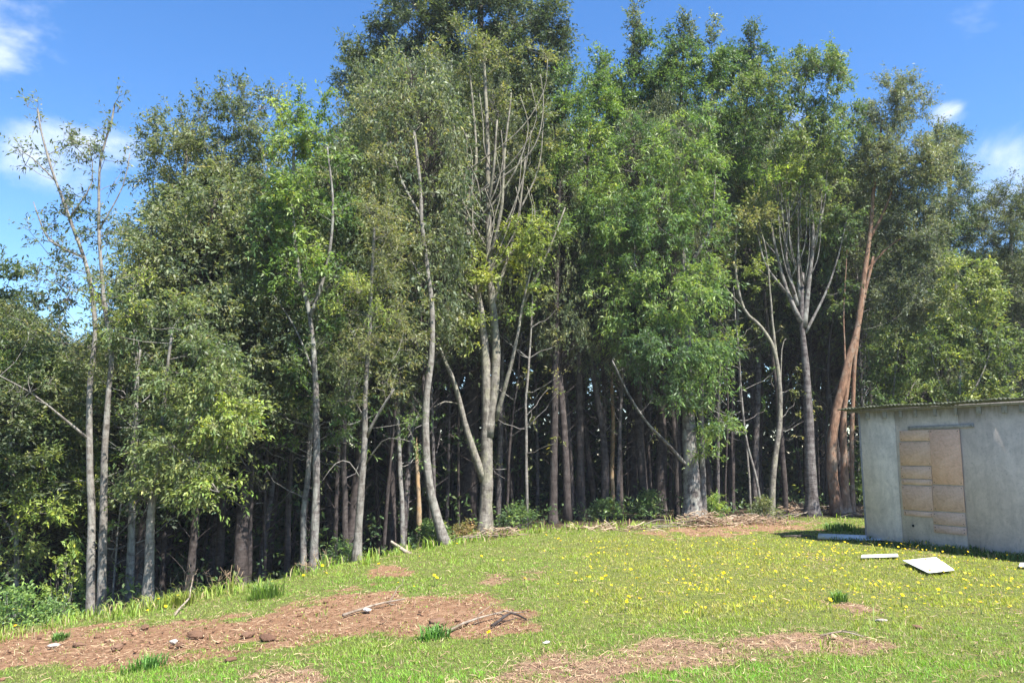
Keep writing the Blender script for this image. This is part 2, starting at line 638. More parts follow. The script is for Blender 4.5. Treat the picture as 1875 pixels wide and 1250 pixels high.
def grow_axis(lo, hi, step, far, k=1.35):
    a = list(np.arange(lo, hi, step))
    s, v = step, hi
    while v < far:
        a.append(v); s *= k; v += s
    a.append(far)
    s, v, b = step, lo - step, []
    while v > -far:
        b.append(v); s *= k; v -= s
    b.append(-far)
    return np.array(b[::-1] + a)


xs = grow_axis(-10.0, 14.0, 0.1, 600.0)
ys = grow_axis(4.0, 21.0, 0.1, 700.0)
X, Y = np.meshgrid(xs, ys)
p = np.stack([X.ravel(), Y.ravel(), height(X.ravel(), Y.ravel())], -1)
soil, redn = soil_at(p)
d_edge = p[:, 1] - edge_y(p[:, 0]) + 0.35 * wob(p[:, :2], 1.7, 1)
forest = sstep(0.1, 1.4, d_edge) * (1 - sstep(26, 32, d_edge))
p[:, 2] += soil * (0.012 * wob(p[:, :2], 9.0, 1) + 0.02 * np.abs(wob(p[:, :2], 4.0, 2))) - soil * 0.02
nx, ny = len(xs), len(ys)
i, j = np.meshgrid(np.arange(nx - 1), np.arange(ny - 1))
a = (j * nx + i).ravel()
Q = np.stack([a, a + 1, a + nx + 1, a + nx], -1)
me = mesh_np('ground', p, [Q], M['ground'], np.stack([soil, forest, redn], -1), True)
link('ground', me, kind='structure', label='sloping lawn with bare red earth and the shaded floor of the wood')

# ------------------------------------------------------------------ trees
DULL = [(0.086, 0.102, 0.05), (0.125, 0.134, 0.07), (0.054, 0.072, 0.038)]
OLIVE = [(0.105, 0.115, 0.042), (0.15, 0.145, 0.06), (0.065, 0.08, 0.03)]
GREEN = [(0.072, 0.115, 0.034), (0.115, 0.155, 0.044), (0.044, 0.074, 0.026)]
BRIGHT = [(0.115, 0.165, 0.034), (0.185, 0.215, 0.048), (0.064, 0.105, 0.027)]
YELLOW = [(0.145, 0.17, 0.034), (0.215, 0.225, 0.048), (0.085, 0.112, 0.028)]
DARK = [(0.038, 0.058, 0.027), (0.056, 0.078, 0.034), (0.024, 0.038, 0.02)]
CONIF = [(0.062, 0.078, 0.038), (0.092, 0.102, 0.05), (0.04, 0.052, 0.028)]
FEATH = [(0.095, 0.108, 0.066), (0.14, 0.148, 0.088), (0.062, 0.075, 0.05)]
FRESH = [(0.095, 0.142, 0.036), (0.15, 0.185, 0.048), (0.056, 0.09, 0.028)]
BROWN = [(0.108, 0.112, 0.05), (0.15, 0.145, 0.068), (0.072, 0.082, 0.038)]


def leaves(tips, tdir, pal, per, size, spread, up, mb, droop=0.15, aspect=0.36, seed=0, axial=0.55, twigs=3):
    """per leaves round every tip, set along a few twigs"""
    r = np.random.default_rng(seed)
    n = len(tips)
    T = twigs
    td = unit(tdir[:, None, :] * 0.75 + r.normal(size=(n, T, 3)) * 0.65 + np.array([0, 0, up]))
    tl = spread * r.uniform(0.6, 1.25, size=(n, T))
    k = max(1, int(per * 1.55) // T)
    s = r.uniform(0.05, 1.0, size=(n, T, k))
    base = tips[:, None, None, :] + td[:, :, None, :] * (tl[..., None] * s)[..., None]
    base[..., 2] -= droop * (s ** 2) * tl[..., None]
    base = base + r.normal(size=base.shape) * spread * 0.07
    ax = unit(td[:, :, None, :] * axial + r.normal(size=base.shape) * 0.55 + np.array([0, 0, -droop]))
    L = size * 0.87 * r.uniform(0.5, 1.4, size=s.shape)[..., None]
    nrm = unit(np.array([0.0, -0.1, 1.0]) + r.normal(size=base.shape) * 0.75)
    sd = unit(np.cross(ax, nrm))
    up_ = np.cross(sd, ax)
    b, m, t = base, base + ax * L * 0.45, base + ax * L - np.array([0, 0, 0.12]) * L
    w = L * aspect * 0.5
    V = np.stack([b, m + sd * w + up_ * w * 0.35, t, m - sd * w + up_ * w * 0.35], -2)
    V = V.reshape(-1, 3)
    N = len(V) // 4
    # colour: by clump, by leaf
    cl = sstep(-0.9, 0.9, wob(tips, 1.3, 0) + r.normal(size=n) * 0.45)
    c0, c1, c2 = [np.array(c) * np.array([1.58, 1.65, 1.55]) + np.array([0, 0, 0.012]) for c in pal]
    cc = np.where(cl[:, None] < 0.5, c2 + (c0 - c2) * (cl * 2)[:, None], c0 + (c1 - c0) * (cl * 2 - 1)[:, None])
    C = np.repeat(cc, T * k, 0) * r.uniform(0.72, 1.3, size=(N, 1)) * (1 + r.normal(size=(N, 3)) * 0.05)
    yl = r.random(N) < 0.03
    C[yl] = C[yl] * np.array([1.7, 1.35, 0.8])
    C = np.clip(np.repeat(C, 4, 0), 0.004, 0.5)
    mb.add(V, quads=np.arange(N * 4).reshape(-1, 4), col=C)
    return td, tl


def make_tree(name, label, stems, blobs, D, bark='bark_grey', pal=GREEN, per=42, size=0.10, spread=0.45, dens=1.0,
              up=0.25, leafmat='leaf', aspect=0.36, droop=0.15, group=None, seed=1, cat='tree', twig_bark=None, attach=0.35,
              leaders=(), loc=None, gap=-0.35, twigs=3, axial=0.55, rise=0.35, limb_bark=None):
    """stems: (points px/py[, metres nearer or farther], r0, r1[, 'trunk'|'limb']); the first one stands on the ground.
    blobs: (px, py, rx, ry[, depth offset m, density, palette])"""
    r = np.random.default_rng(seed)
    r0_base = None
    lines, rads, kinds = [], [], []
    for si, st in enumerate(stems):
        pts, ra, rb = st[:3]
        kind = st[3] if len(st) > 3 else ('trunk' if si == 0 else 'limb')
        w = np.array([P(q[0], q[1], D + (q[2] if len(q) > 2 else 0.0)) for q in pts])
        if kind == 'trunk':
            w[0] = gz(w[0]) - np.array([0, 0, 0.12])
        ln = smooth_line(w, 0.22)
        ln[1:, :2] += 0.012 * np.stack([wob(ln[1:], 1.5, 0), wob(ln[1:], 1.5, 1)], -1)
        t = np.linspace(0, 1, len(ln))
        rd = ra + (rb - ra) * t ** 0.65
        if kind == 'trunk':
            hgt = ln[:, 2] - ln[0, 2]
            rd = rd * (1 + 0.7 * np.exp(-hgt / 0.2))
        lines.append(ln); rads.append(rd); kinds.append(kind)
    root = lines[0][0].copy()
    root[2] = height(root[0], root[1])
    emp = link(name, None, label=label, cat=cat, group=group, loc=root)
    for ln, rd, kd in zip(lines, rads, kinds):
        mb = MB()
        mb.tube(ln - root, rd, 12 if rd[0] > 0.06 else 8, 0.09)
        link(kd, mb.mesh(kd, M[limb_bark if (limb_bark and kd == 'limb') else bark], True), emp)
    # tips of the boughs, spread through the crown
    tips, pid, bdir, bd_c = [], [], [], []
    pals = []
    for b in blobs:
        px, py, rx, ry = b[:4]
        off = b[4] if len(b) > 4 else 0.0
        dn = b[5] if len(b) > 5 else 1.0
        pl = b[6] if len(b) > 6 else pal
        Db = D + off
        c = P(px, py, Db)
        R = np.array([rx / F_PX * Db, 0, ry / F_PX * Db])
        R[1] = min(max(R[0] * 0.9, 0.6), 2.4)
        area = (R[0] * R[2] + R[0] * R[1] + R[1] * R[2]) * 4.2
        n = max(4, int(area * 11.0 * dens * dn))
        u = unit(r.normal(size=(n, 3))) * (r.uniform(0.12, 1.0, size=(n, 1)) ** 0.5)
        u *= 1 + 0.22 * wob(u * 2 + px, 1.6, 2)[:, None]
        q = c + u * R
        nc = max(2, n // 7)                       # gather the tips into sprays with gaps between
        ctr = q[r.permutation(n)[:nc]]
        near = np.argmin(((q[:, None, :] - ctr[None]) ** 2).sum(2), 1)
        q = q + (ctr[near] - q) * 0.48
        keep = wob(q, 1.5, 1) + r.normal(size=n) * 0.3 > gap
        q, u = q[keep], u[keep]
        tips.append(q); bdir.append(unit(u * R * np.array([1, 1, 0.6]) + np.array([0, 0, 0.1])))
        pals += [pl] * len(q)
    for (pts, pl) in leaders:          # leafy upright leaders that stand out of the crown
        w = smooth_line(np.array([P(q[0], q[1], D) for q in pts]), 0.1)
        w = w + r.normal(size=w.shape) * 0.05
        tips.append(w); bdir.append(np.tile([0, 0, 1.0], (len(w), 1))); pals += [pl] * len(w)
    tips = np.concatenate(tips); bdir = np.concatenate(bdir)
    # skeleton
    cap = sum(len(l) for l in lines) + len(tips) * 9 + 10
    NP = np.zeros((cap, 3)); par = np.full(cap, -1); rmax = np.zeros(cap); can = np.zeros(cap, bool); ordr = np.zeros(cap, int)
    k = 0
    for ln, rd, kd in zip(lines, rads, kinds):
        m = len(ln)
        NP[k:k + m] = ln
        rmax[k:k + m] = rd
        zz = ln[:, 2]
        can[k:k + m] = (np.linspace(0, 1, m) > attach) if kd == 'trunk' else (np.linspace(0, 1, m) > 0.25)
        k += m
    nstem = k
    dist = np.min(np.linalg.norm(tips[:, None, :] - NP[None, :nstem:3], axis=2), 1)
    order = np.argsort(dist)
    branches = []
    for ti in order:
        t = tips[ti]
        v = t - NP[:k]
        d = np.linalg.norm(v, axis=1)
        upn = v[:, 2] / np.maximum(d, 1e-6)
        cost = d * (1 + 1.3 * np.maximum(0, rise - upn)) + 0.12 * ordr[:k] + np.where(can[:k], 0, 99)
        a = int(np.argmin(cost))
        dd = d[a]
        n = int(np.clip(dd / 0.28, 2, 8))
        s = (np.arange(1, n + 1) / n)[:, None]
        A = NP[a]
        side = v[a] * np.array([1, 1, 0.0])
        mid = A + v[a] * 0.5 + np.array([0, 0, -0.10 * dd]) + r.normal(size=3) * 0.07 * dd
        pts = (1 - s) ** 2 * A + 2 * s * (1 - s) * mid + s ** 2 * t
        idx = np.arange(k, k + n)
        NP[idx] = pts
        par[idx] = np.concatenate([[a], idx[:-1]])
        can[idx] = ordr[a] < 4
        ordr[idx] = ordr[a] + 1
        branches.append((a, idx))
        k += n
    cnt = np.ones(k)
    for q in range(k - 1, nstem - 1, -1):
        cnt[par[q]] += cnt[q] * 0.22
    rr = np.minimum(0.0042 * cnt ** 0.62, 0.05)
    mb = MB()
    for a, idx in branches:
        rd = np.concatenate([[min(rr[idx[0]] * 1.1, rmax[a] * 0.8 if a < nstem else 9)], rr[idx]])
        mb.tube(np.concatenate([NP[a:a + 1], NP[idx]]) - root, rd, 5 if rd[0] > 0.012 else 3, 0, cap=False)
    cr = MB()
    rel = tips - root
    allp = {}
    for q, pl in enumerate(pals):
        allp.setdefault(id(pl), (pl, []))[1].append(q)
    for n_, (pl, ix) in enumerate(allp.values()):
        td, tl = leaves(rel[ix], bdir[ix], pl, per, size, spread, up, cr, droop, aspect, seed * 7 + n_, axial, twigs)
        # twigs that carry them
        n = len(ix)
        p0 = np.repeat(rel[ix], td.shape[1], 0)
        tv = td.reshape(-1, 3) * tl.reshape(-1, 1)
        p1 = p0 + tv + np.array([0, 0, -droop * 0.6]) * tl.reshape(-1, 1)
        sd = unit(np.cross(tv, [0.3, 0.2, 1.0])) * 0.0045
        sd2 = unit(np.cross(tv, sd)) * 0.0045
        V = np.stack([p0 + sd, p0 - sd, p0 + sd2, p1], 1).reshape(-1, 3)
        b = np.arange(len(p0))[:, None] * 4
        mb.add(V, tris=np.concatenate([b + [0, 1, 3], b + [1, 2, 3], b + [2, 0, 3]]))
    link('branches', mb.mesh('branches', M[twig_bark or bark], True), emp, kind='stuff')
    link('crown', cr.mesh('crown', M[leafmat]), emp, kind='stuff')
    return emp


# 1 the slender twin-stemmed tree with a thin crown against the sky
make_tree('slender_tree', 'slender twin-stemmed pale tree with a thin, almost bare crown against the sky', [
    ([(170, 1090), (166, 960), (163, 830), (165, 700), (174, 610), (160, 500), (128, 400), (95, 310), (74, 240), (68, 200)], 0.078, 0.012),
    ([(189, 1092), (188, 950), (190, 850), (197, 740), (204, 650), (190, 560), (182, 460), (181, 380), (184, 290), (202, 225), (209, 190)], 0.078, 0.012, 'trunk'),
    ([(163, 805), (112, 762, -.3), (55, 718, -.6), (0, 688, -.8)], 0.026, 0.008), ([(152, 470), (90, 440), (62, 370)], 0.022, 0.007),
    ([(128, 400), (170, 330), (160, 260)], 0.016, 0.006), ([(182, 420), (225, 340), (238, 280)], 0.016, 0.006), ([(105, 335), (60, 290), (25, 270)], 0.014, 0.006)],
    [(115, 290, 85, 95, 0, .5), (195, 300, 45, 110, 0, .55), (100, 420, 75, 70, 0, .75), (190, 420, 50, 60, 0, .7), (140, 530, 105, 75, 0, .9), (215, 540, 40, 70, -.2, .9, YELLOW),
     (130, 640, 100, 60, 0, .55, OLIVE), (210, 650, 45, 60, 0, .6, OLIVE), (60, 700, 70, 50, -.5, .5, OLIVE)],
    12.0, 'bark_pale', DULL, 20, 0.075, 0.3, 0.8, seed=11, leaders=[([(70, 230), (65, 188)], DULL), ([(205, 225), (208, 182)], DULL)], gap=-.5)

# 2 stout pale trunk, bright drooping foliage
make_tree('broadleaf_tree', 'stout pale trunk at the lawn edge carrying bright green drooping boughs', [
    ([(271, 1114), (273, 1040), (276, 950), (284, 890), (296, 800), (305, 690), (318, 600)], 0.098, 0.016),
    ([(290, 850), (340, 790, -.2), (385, 740, -.4), (425, 700, -.5)], 0.04, 0.012), ([(296, 800), (360, 850, -.4), (400, 900, -.6)], 0.03, 0.01)],
    [(345, 690, 95, 90), (375, 800, 85, 85, -.3), (285, 810, 75, 80), (410, 690, 60, 65, -.2), (345, 870, 75, 45, -.3), (395, 905, 32, 30, -.5, .9, BRIGHT), (420, 760, 45, 50, -.4, 1, BRIGHT),
     (270, 890, 50, 45, .2, .7), (300, 600, 100, 70, .3)],
    11.9, 'bark_pale', [(0.084, 0.108, 0.038), (0.135, 0.152, 0.052), (0.05, 0.07, 0.028)], 42, 0.078, 0.36, 1.0, seed=12, droop=.4, attach=.3, rise=.0)

# 3 low leafy trees at the left border
make_tree('leafy_tree', 'low leafy tree with bare grey twigs in front of the slender twin stems', [
    ([(35, 1130), (30, 980), (20, 820), (25, 640)], 0.05, 0.015), ([(30, 960), (75, 860), (100, 780)], 0.03, 0.01), ([(32, 990), (-30, 880), (-60, 760)], 0.03, 0.01)],
    [(30, 700, 95, 110, 0, .8), (70, 840, 85, 80, 0, .8), (0, 900, 80, 90, 0, .8), (95, 930, 55, 60, -.2, .6, BRIGHT), (20, 1010, 70, 60, 0, .7), (-60, 780, 70, 200), (30, 600, 60, 60, 0, .6, OLIVE), (150, 880, 50, 60, .4, .5, BRIGHT)],
    12.6, 'bark_grey', [(0.09, 0.12, 0.036), (0.15, 0.17, 0.05), (0.046, 0.07, 0.025)], 38, 0.085, 0.36, 1.15, seed=13, rise=.1)
make_tree('dark_tree', 'dark tree showing only its top beside the slender twin stems', [
    ([(-30, 1080), (-20, 800), (0, 560)], 0.14, 0.05)],
    [(5, 530, 55, 70), (-30, 620, 90, 110), (60, 640, 70, 90), (100, 740, 90, 110), (10, 800, 110, 120), (110, 900, 80, 110), (20, 960, 110, 90)],
    17.0, 'bark_dark', DARK, 36, 0.13, 0.45, .6, seed=14)

# 4 the wide dull olive crown
make_tree('olive_tree', 'tall tree with a wide dull olive crown and upright tips on the sky', [
    ([(258, 1085), (256, 900), (268, 760), (290, 600), (320, 430), (345, 260)], 0.13, 0.03), ([(262, 800), (300, 640), (390, 480), (430, 300)], 0.07, 0.02), ([(290, 600), (280, 450), (280, 330)], 0.05, 0.015)],
    [(320, 300, 80, 85), (420, 265, 85, 80), (300, 420, 70, 95), (400, 390, 95, 95), (480, 330, 60, 95), (310, 530, 85, 85), (420, 520, 90, 85), (340, 620, 90, 65), (430, 620, 70, 60, 0, .8), (265, 640, 60, 90), (330, 470, 75, 80, -1.2, .8), (410, 560, 70, 70, -1.4, .8), (330, 620, 70, 60, -1.5, .7), (470, 450, 50, 70, -1.0, .7), (440, 690, 55, 50, -1.2, .45), (480, 600, 45, 60, -.6, .4), (520, 700, 50, 45, -.5, .3, GREEN), (250, 740, 45, 90, -1.0, .6), (440, 790, 45, 60, -.8, .35), (490, 680, 50, 80, .2, .4), (380, 740, 70, 60, -.4, .5)],
    15.6, 'bark_grey', DULL, 46, 0.085, 0.4, 1.12, seed=15, group=None, gap=-.55, leaders=[([(330, 260), (325, 195)], DULL), ([(370, 230), (366, 175)], DULL), ([(400, 220), (405, 165)], DULL), ([(428, 220), (432, 152)], DULL), ([(440, 225), (444, 165)], DULL), ([(480, 240), (476, 180)], DULL), ([(500, 245), (503, 172)], DULL), ([(285, 280), (280, 215)], DULL)])

# 5 bright green tree beside it
make_tree('green_tree', 'bright green crown on a straight grey trunk between olive crown and tall evergreen', [
    ([(574, 1048), (577, 950), (580, 850), (577, 690), (567, 580), (546, 490), (535, 380), (540, 260)], 0.09, 0.025), ([(568, 580), (600, 480), (610, 380), (600, 270)], 0.045, 0.015), ([(577, 690), (540, 600), (500, 540)], 0.025, 0.01)],
    [(525, 270, 50, 65, 0, 1, FRESH), (540, 370, 50, 75, -.3, 1, FRESH), (590, 260, 48, 60), (600, 360, 45, 80, .5, .6), (500, 430, 50, 60), (550, 480, 50, 50, -.3, .7, BRIGHT), (500, 540, 45, 45, 0, .5), (590, 540, 45, 50, 0, .4), (575, 660, 50, 50, 0, .3), (610, 620, 45, 60, .6, .4), (540, 620, 45, 60, .6, .4), (520, 760, 50, 50, .8, .25), (610, 760, 45, 50, .8, .25)],
    14.0, 'bark_grey', GREEN, 42, 0.095, 0.4, 1.0, seed=16, leaders=[([(548, 235), (546, 182)], GREEN), ([(590, 225), (592, 180)], GREEN), ([(525, 230), (522, 190)], BRIGHT)])

# 6 thin forked trunk with feathery scrub
make_tree('forked_tree', 'thin pale forked trunk with feathery twigs at the crest of the lawn', [
    ([(652, 1042), (659, 930), (668, 810), (670, 710), (676, 600), (682, 490), (686, 415)], 0.082, 0.022), ([(671, 800), (692, 760, -.1), (722, 712, -.2)], 0.035, 0.016),
    ([(669, 850), (700, 808, -.2), (725, 803, -.4), (752, 808, -.5)], 0.016, 0.006), ([(662, 880), (640, 846, -.2), (615, 848, -.3), (590, 880, -.4)], 0.014, 0.005), ([(672, 770), (648, 730), (635, 690)], 0.02, 0.008)],
    [(655, 560, 55, 40, -.3, 1.2, YELLOW), (640, 640, 60, 45, -.3, 1.1), (700, 640, 50, 50, -.2, .9), (690, 500, 55, 65, 0, .9), (720, 560, 45, 55, 0, .8), (625, 720, 50, 35, -.2, .7), (700, 710, 40, 30, -.2, .6), (700, 410, 45, 60, 0, .8), (735, 640, 45, 70, .8, .5), (740, 760, 45, 60, 1.0, .3, GREEN), (640, 800, 40, 50, .8, .25, GREEN)],
    14.0, 'bark_pale', OLIVE, 40, 0.075, 0.42, 1.1, seed=17, aspect=.24, droop=.35, rise=.1)

# 7 curved trunk
make_tree('curved_tree', 'bare pale trunk bending in an s-curve next to the large forked trunk', [
    ([(819, 1008), (802, 955), (786, 885), (779, 800), (782, 720), (791, 640), (790, 560), (780, 480), (772, 400), (768, 330), (758, 240)], 0.105, 0.03),
    ([(783, 520), (765, 500), (755, 480)], 0.03, 0.012), ([(772, 400), (735, 330), (715, 260)], 0.035, 0.012)],
    [(730, 300, 60, 80, .3, .6), (710, 410, 55, 70, 0, .6), (745, 200, 50, 60, .3, .5), (690, 330, 40, 65, 0, .6), (760, 420, 40, 60, -.2, .3), (730, 490, 45, 40, 0, .4), (680, 230, 40, 50, .3, .5)],
    15.8, 'bark_pale', BROWN, 40, 0.08, 0.38, 0.95, seed=18, attach=.55)

# 8 the big candelabra tree
_rf = np.random.default_rng(808)
FINE = []
for _k in range(22):          # many fine upright boughs that fan out of the forks
    _y0 = _rf.uniform(300, 560); _x0 = 878 + (560 - _y0) * _rf.uniform(-.16, .2)
    _x2 = 885 + _rf.uniform(-120, 120); _y2 = _y0 - _rf.uniform(130, 260)
    FINE.append(([(_x0, _y0, -.1), (_x0 + (_x2 - _x0) * .7 + _rf.uniform(-8, 8), _y0 + (_y2 - _y0) * .35, -.3), (_x2 + _rf.uniform(-10, 10), _y0 + (_y2 - _y0) * .7, -.3), (_x2 + _rf.uniform(-15, 15), max(_y2, 60), -.3)], _rf.uniform(.018, .034), .008))
make_tree('candelabra_tree', 'large forked grey trunk rising into many pale upright limbs', [
    ([(888, 972), (890, 905), (891, 830), (891, 740), (888, 650), (879, 560), (862, 470), (853, 380), (842, 300), (828, 225), (822, 140)], 0.18, 0.03),
    ([(893, 800), (904, 720), (908, 640), (903, 560), (896, 480), (894, 380), (893, 280), (889, 170), (886, 80)], 0.13, 0.035),
    ([(886, 880), (862, 812, -.2), (840, 730, -.3), (828, 690, -.4), (806, 640, -.4), (792, 580, -.4)], 0.105, 0.03),
    ([(906, 770), (926, 705, -.2), (945, 625, -.3), (957, 560, -.3), (978, 470, -.3)], 0.062, 0.018),
    ([(903, 560), (930, 470), (950, 390), (962, 290)], 0.055, 0.018), ([(862, 470), (824, 400), (800, 310), (790, 230)], 0.05, 0.018),
    ([(896, 480), (918, 380, -.2), (925, 270, -.2), (936, 170, -.2)], 0.055, 0.018), ([(853, 380), (872, 300), (866, 200), (860, 120)], 0.05, 0.02),
    ([(957, 560), (1000, 470, -.3), (1035, 380, -.3)], 0.045, 0.016), ([(879, 560), (840, 520), (812, 450), (770, 380)], 0.05, 0.02),
    ([(894, 380), (905, 300, -.3), (910, 220, -.3)], 0.045, 0.02), ([(842, 300), (810, 240), (800, 170)], 0.028, 0.01), ([(950, 390), (985, 310), (995, 220)], 0.03, 0.01),
    ([(842, 740), (815, 735, -.5), (795, 745, -.7)], 0.02, 0.008)] + FINE,
    [(935, 490, 80, 60, -.3, .8, YELLOW), (990, 420, 75, 60, -.3, .85, YELLOW), (880, 610, 45, 35, -.4, .4, YELLOW), (820, 580, 45, 55, -.3, .6, OLIVE), (830, 480, 60, 60, -.2, .6, OLIVE), (960, 560, 40, 40, -.4, .5, BRIGHT),
     (795, 270, 70, 100, .4, .3), (880, 200, 80, 105, .4, .2), (965, 230, 80, 120, .4, .3), (1000, 330, 50, 60, .2, .3), (840, 110, 80, 80, .3, .3), (930, 90, 85, 80, .3, .3), (880, 360, 80, 70, .5, .1), (760, 400, 60, 70, 0, .3)],
    18.0, 'bark_lichen', OLIVE, 40, 0.095, 0.4, 1.0, seed=19, attach=.5)

# 9 the tall dark evergreen behind it
make_tree('tall_evergreen', 'tallest tree, dense dark evergreen whose top leaves the picture', [
    ([(856, 968), (858, 860), (866, 650), (876, 400), (880, 150), (880, -90)], 0.31, 0.07)],
    [(690, 150, 70, 75), (760, 60, 90, 85), (860, 40, 100, 90), (960, 60, 90, 90), (1000, 130, 48, 65), (700, 250, 70, 70), (780, 180, 95, 90), (930, 190, 100, 90), (760, 320, 80, 90), (880, 330, 110, 110), (690, 360, 55, 70, 0, .7), (870, -70, 150, 80),
     (980, 300, 60, 100), (645, 110, 30, 40, 0, .8), (640, 270, 35, 60, .5, .5), (1030, 90, 18, 30, 0, .8)],
    21.5, 'bark_dark', [(0.05, 0.068, 0.034), (0.08, 0.096, 0.046), (0.033, 0.046, 0.026)], 45, 0.125, 0.48, 0.95, seed=20, leafmat='needle', aspect=.3, up=.35, droop=.1, attach=.4)

# 10 the pair of straight dark trunks
make_tree('straight_tree', 'straight dark brown trunk standing alone after the candelabra tree', [
    ([(1012, 972), (1014, 860), (1016, 700), (1019, 520), (1024, 330)], 0.115, 0.05)],
    [(1040, 340, 60, 80), (1035, 230, 45, 65), (1060, 430, 50, 60, 0, .6), (1050, 160, 35, 45)], 19.0, 'bark_dark', GREEN, 40, 0.1, 0.42, 1.0, seed=21, attach=.6)
make_tree('straight_tree', 'dark mossy trunk with green crown, neighbour of the lone straight trunk', [
    ([(1065, 972), (1063, 850), (1060, 700), (1062, 520), (1080, 250)], 0.125, 0.04)],
    [(1090, 220, 50, 70, 0, 1, BRIGHT), (1085, 330, 60, 70), (1100, 430, 60, 70), (1090, 140, 30, 40)], 20.0, 'bark_dark', GREEN, 40, 0.1, 0.42, 1.0, seed=22, attach=.6, leaders=[([(1098, 180), (1100, 95)], GREEN)])

# 11 tall crown with a spire
make_tree('spire_tree', 'tree with a thin leafy spire standing highest over the green crowns', [
    ([(1160, 952), (1158, 800), (1160, 600), (1165, 350), (1160, 60)], 0.15, 0.025)],
    [(1165, 170, 60, 65), (1150, 260, 70, 80), (1200, 120, 50, 50), (1180, 360, 80, 70), (1120, 190, 45, 55), (1205, 190, 60, 60)], 23.0, 'bark_dark', GREEN, 42, 0.115, 0.45, 1.0, seed=23, attach=.6,
    leaders=[([(1162, 150), (1160, 18)], DULL), ([(1166, 140), (1164, 45)], DULL), ([(1110, 210), (1106, 110)], DULL)])
make_tree('rounded_tree', 'tree with a rounded grey-green top against the sky behind the spotted trunk', [
    ([(1210, 950), (1211, 850), (1214, 650), (1240, 350), (1252, 70)], 0.19, 0.03)],
    [(1250, 110, 45, 55), (1245, 190, 65, 70), (1290, 200, 60, 70), (1300, 110, 45, 45), (1270, 300, 80, 80), (1275, 125, 55, 45)], 22.0, 'bark_dark', GREEN, 44, 0.105, 0.42, 1.0, seed=24, attach=.6,
    leaders=[([(1250, 90), (1252, 32)], DULL), ([(1262, 95), (1266, 45)], DULL), ([(1302, 90), (1308, 40)], DULL), ([(1235, 100), (1226, 55)], GREEN)])
make_tree('plumed_tree', 'tree ending in a dark plume on the sky beside the rounded top', [
    ([(1338, 940), (1340, 780), (1345, 500), (1375, 80)], 0.13, 0.03)],
    [(1380, 110, 32, 40), (1345, 135, 50, 45), (1410, 150, 45, 45), (1340, 150, 50, 55), (1340, 250, 70, 80), (1390, 200, 55, 60), (1345, 350, 70, 70), (1370, 440, 60, 60, 0, .5)], 23.5, 'bark_dark', GREEN, 42, 0.11, 0.42, 1.0, seed=25, attach=.6,
    leaders=[([(1380, 110), (1382, 45)], DARK), ([(1372, 110), (1366, 62)], DARK)])

# 12 broad green tree with the spotted trunk
make_tree('spotted_trunk_tree', 'thick grey-and-white spotted trunk under the broadest bright green crown', [
    ([(1268, 952), (1266, 880), (1262, 780), (1257, 620), (1251, 480), (1248, 380)], 0.27, 0.03), ([(1288, 951), (1286, 830), (1284, 720), (1292, 640)], 0.085, 0.05, 'trunk'),
    ([(1263, 860), (1228, 818, -.3), (1184, 772, -.6), (1150, 720, -.7), (1120, 660, -.8)], 0.05, 0.02), ([(1258, 640), (1200, 560, -.4), (1160, 480, -.6)], 0.06, 0.02), ([(1252, 500), (1300, 420), (1310, 320)], 0.06, 0.02)],
    [(1160, 290, 80, 85, 0, 1), (1250, 260, 85, 90, -.3), (1130, 400, 75, 80, -.3), (1220, 400, 85, 85, -.6), (1290, 390, 60, 90, 0), (1140, 520, 75, 75, -.6), (1220, 530, 80, 80, -.8), (1290, 520, 55, 80, -.4), (1165, 620, 75, 60, -.7, .8),
     (1240, 640, 70, 60, -.8, .8), (1295, 660, 50, 65, -.5, .8), (1200, 710, 55, 45, -.7, .5), (1300, 760, 35, 55, -.4, .6), (1240, 730, 45, 45, -.8, .4), (1300, 830, 25, 40, -.3, .4), (1090, 330, 40, 60, 0, .8, BRIGHT)],
    19.5, 'bark_grey', [(0.078, 0.128, 0.036), (0.14, 0.185, 0.046), (0.044, 0.076, 0.027)], 42, 0.115, 0.46, 0.92, seed=26, aspect=.26, droop=.45, attach=.35, rise=.05)

# 13 leaning slender tree
make_tree('leaning_tree', 'slender grey tree leaning away from the reddish stems, few leaves', [
    ([(1410, 935), (1416, 860), (1428, 760), (1420, 650), (1395, 600), (1362, 565), (1346, 490), (1349, 410)], 0.10, 0.028),
    ([(1423, 670), (1412, 560), (1402, 460), (1385, 390)], 0.05, 0.014), ([(1426, 760), (1432, 640), (1440, 620)], 0.03, 0.012), ([(1362, 565), (1325, 520), (1318, 470)], 0.025, 0.01)],
    [(1350, 420, 45, 50, 0, .6), (1330, 500, 40, 40, 0, .45), (1385, 400, 40, 45, 0, .5), (1320, 620, 35, 45, 0, .3, BRIGHT), (1400, 500, 30, 40, 0, .3, YELLOW)],
    20.5, 'bark_lichen', OLIVE, 36, 0.10, 0.4, 0.9, seed=27, attach=.6)

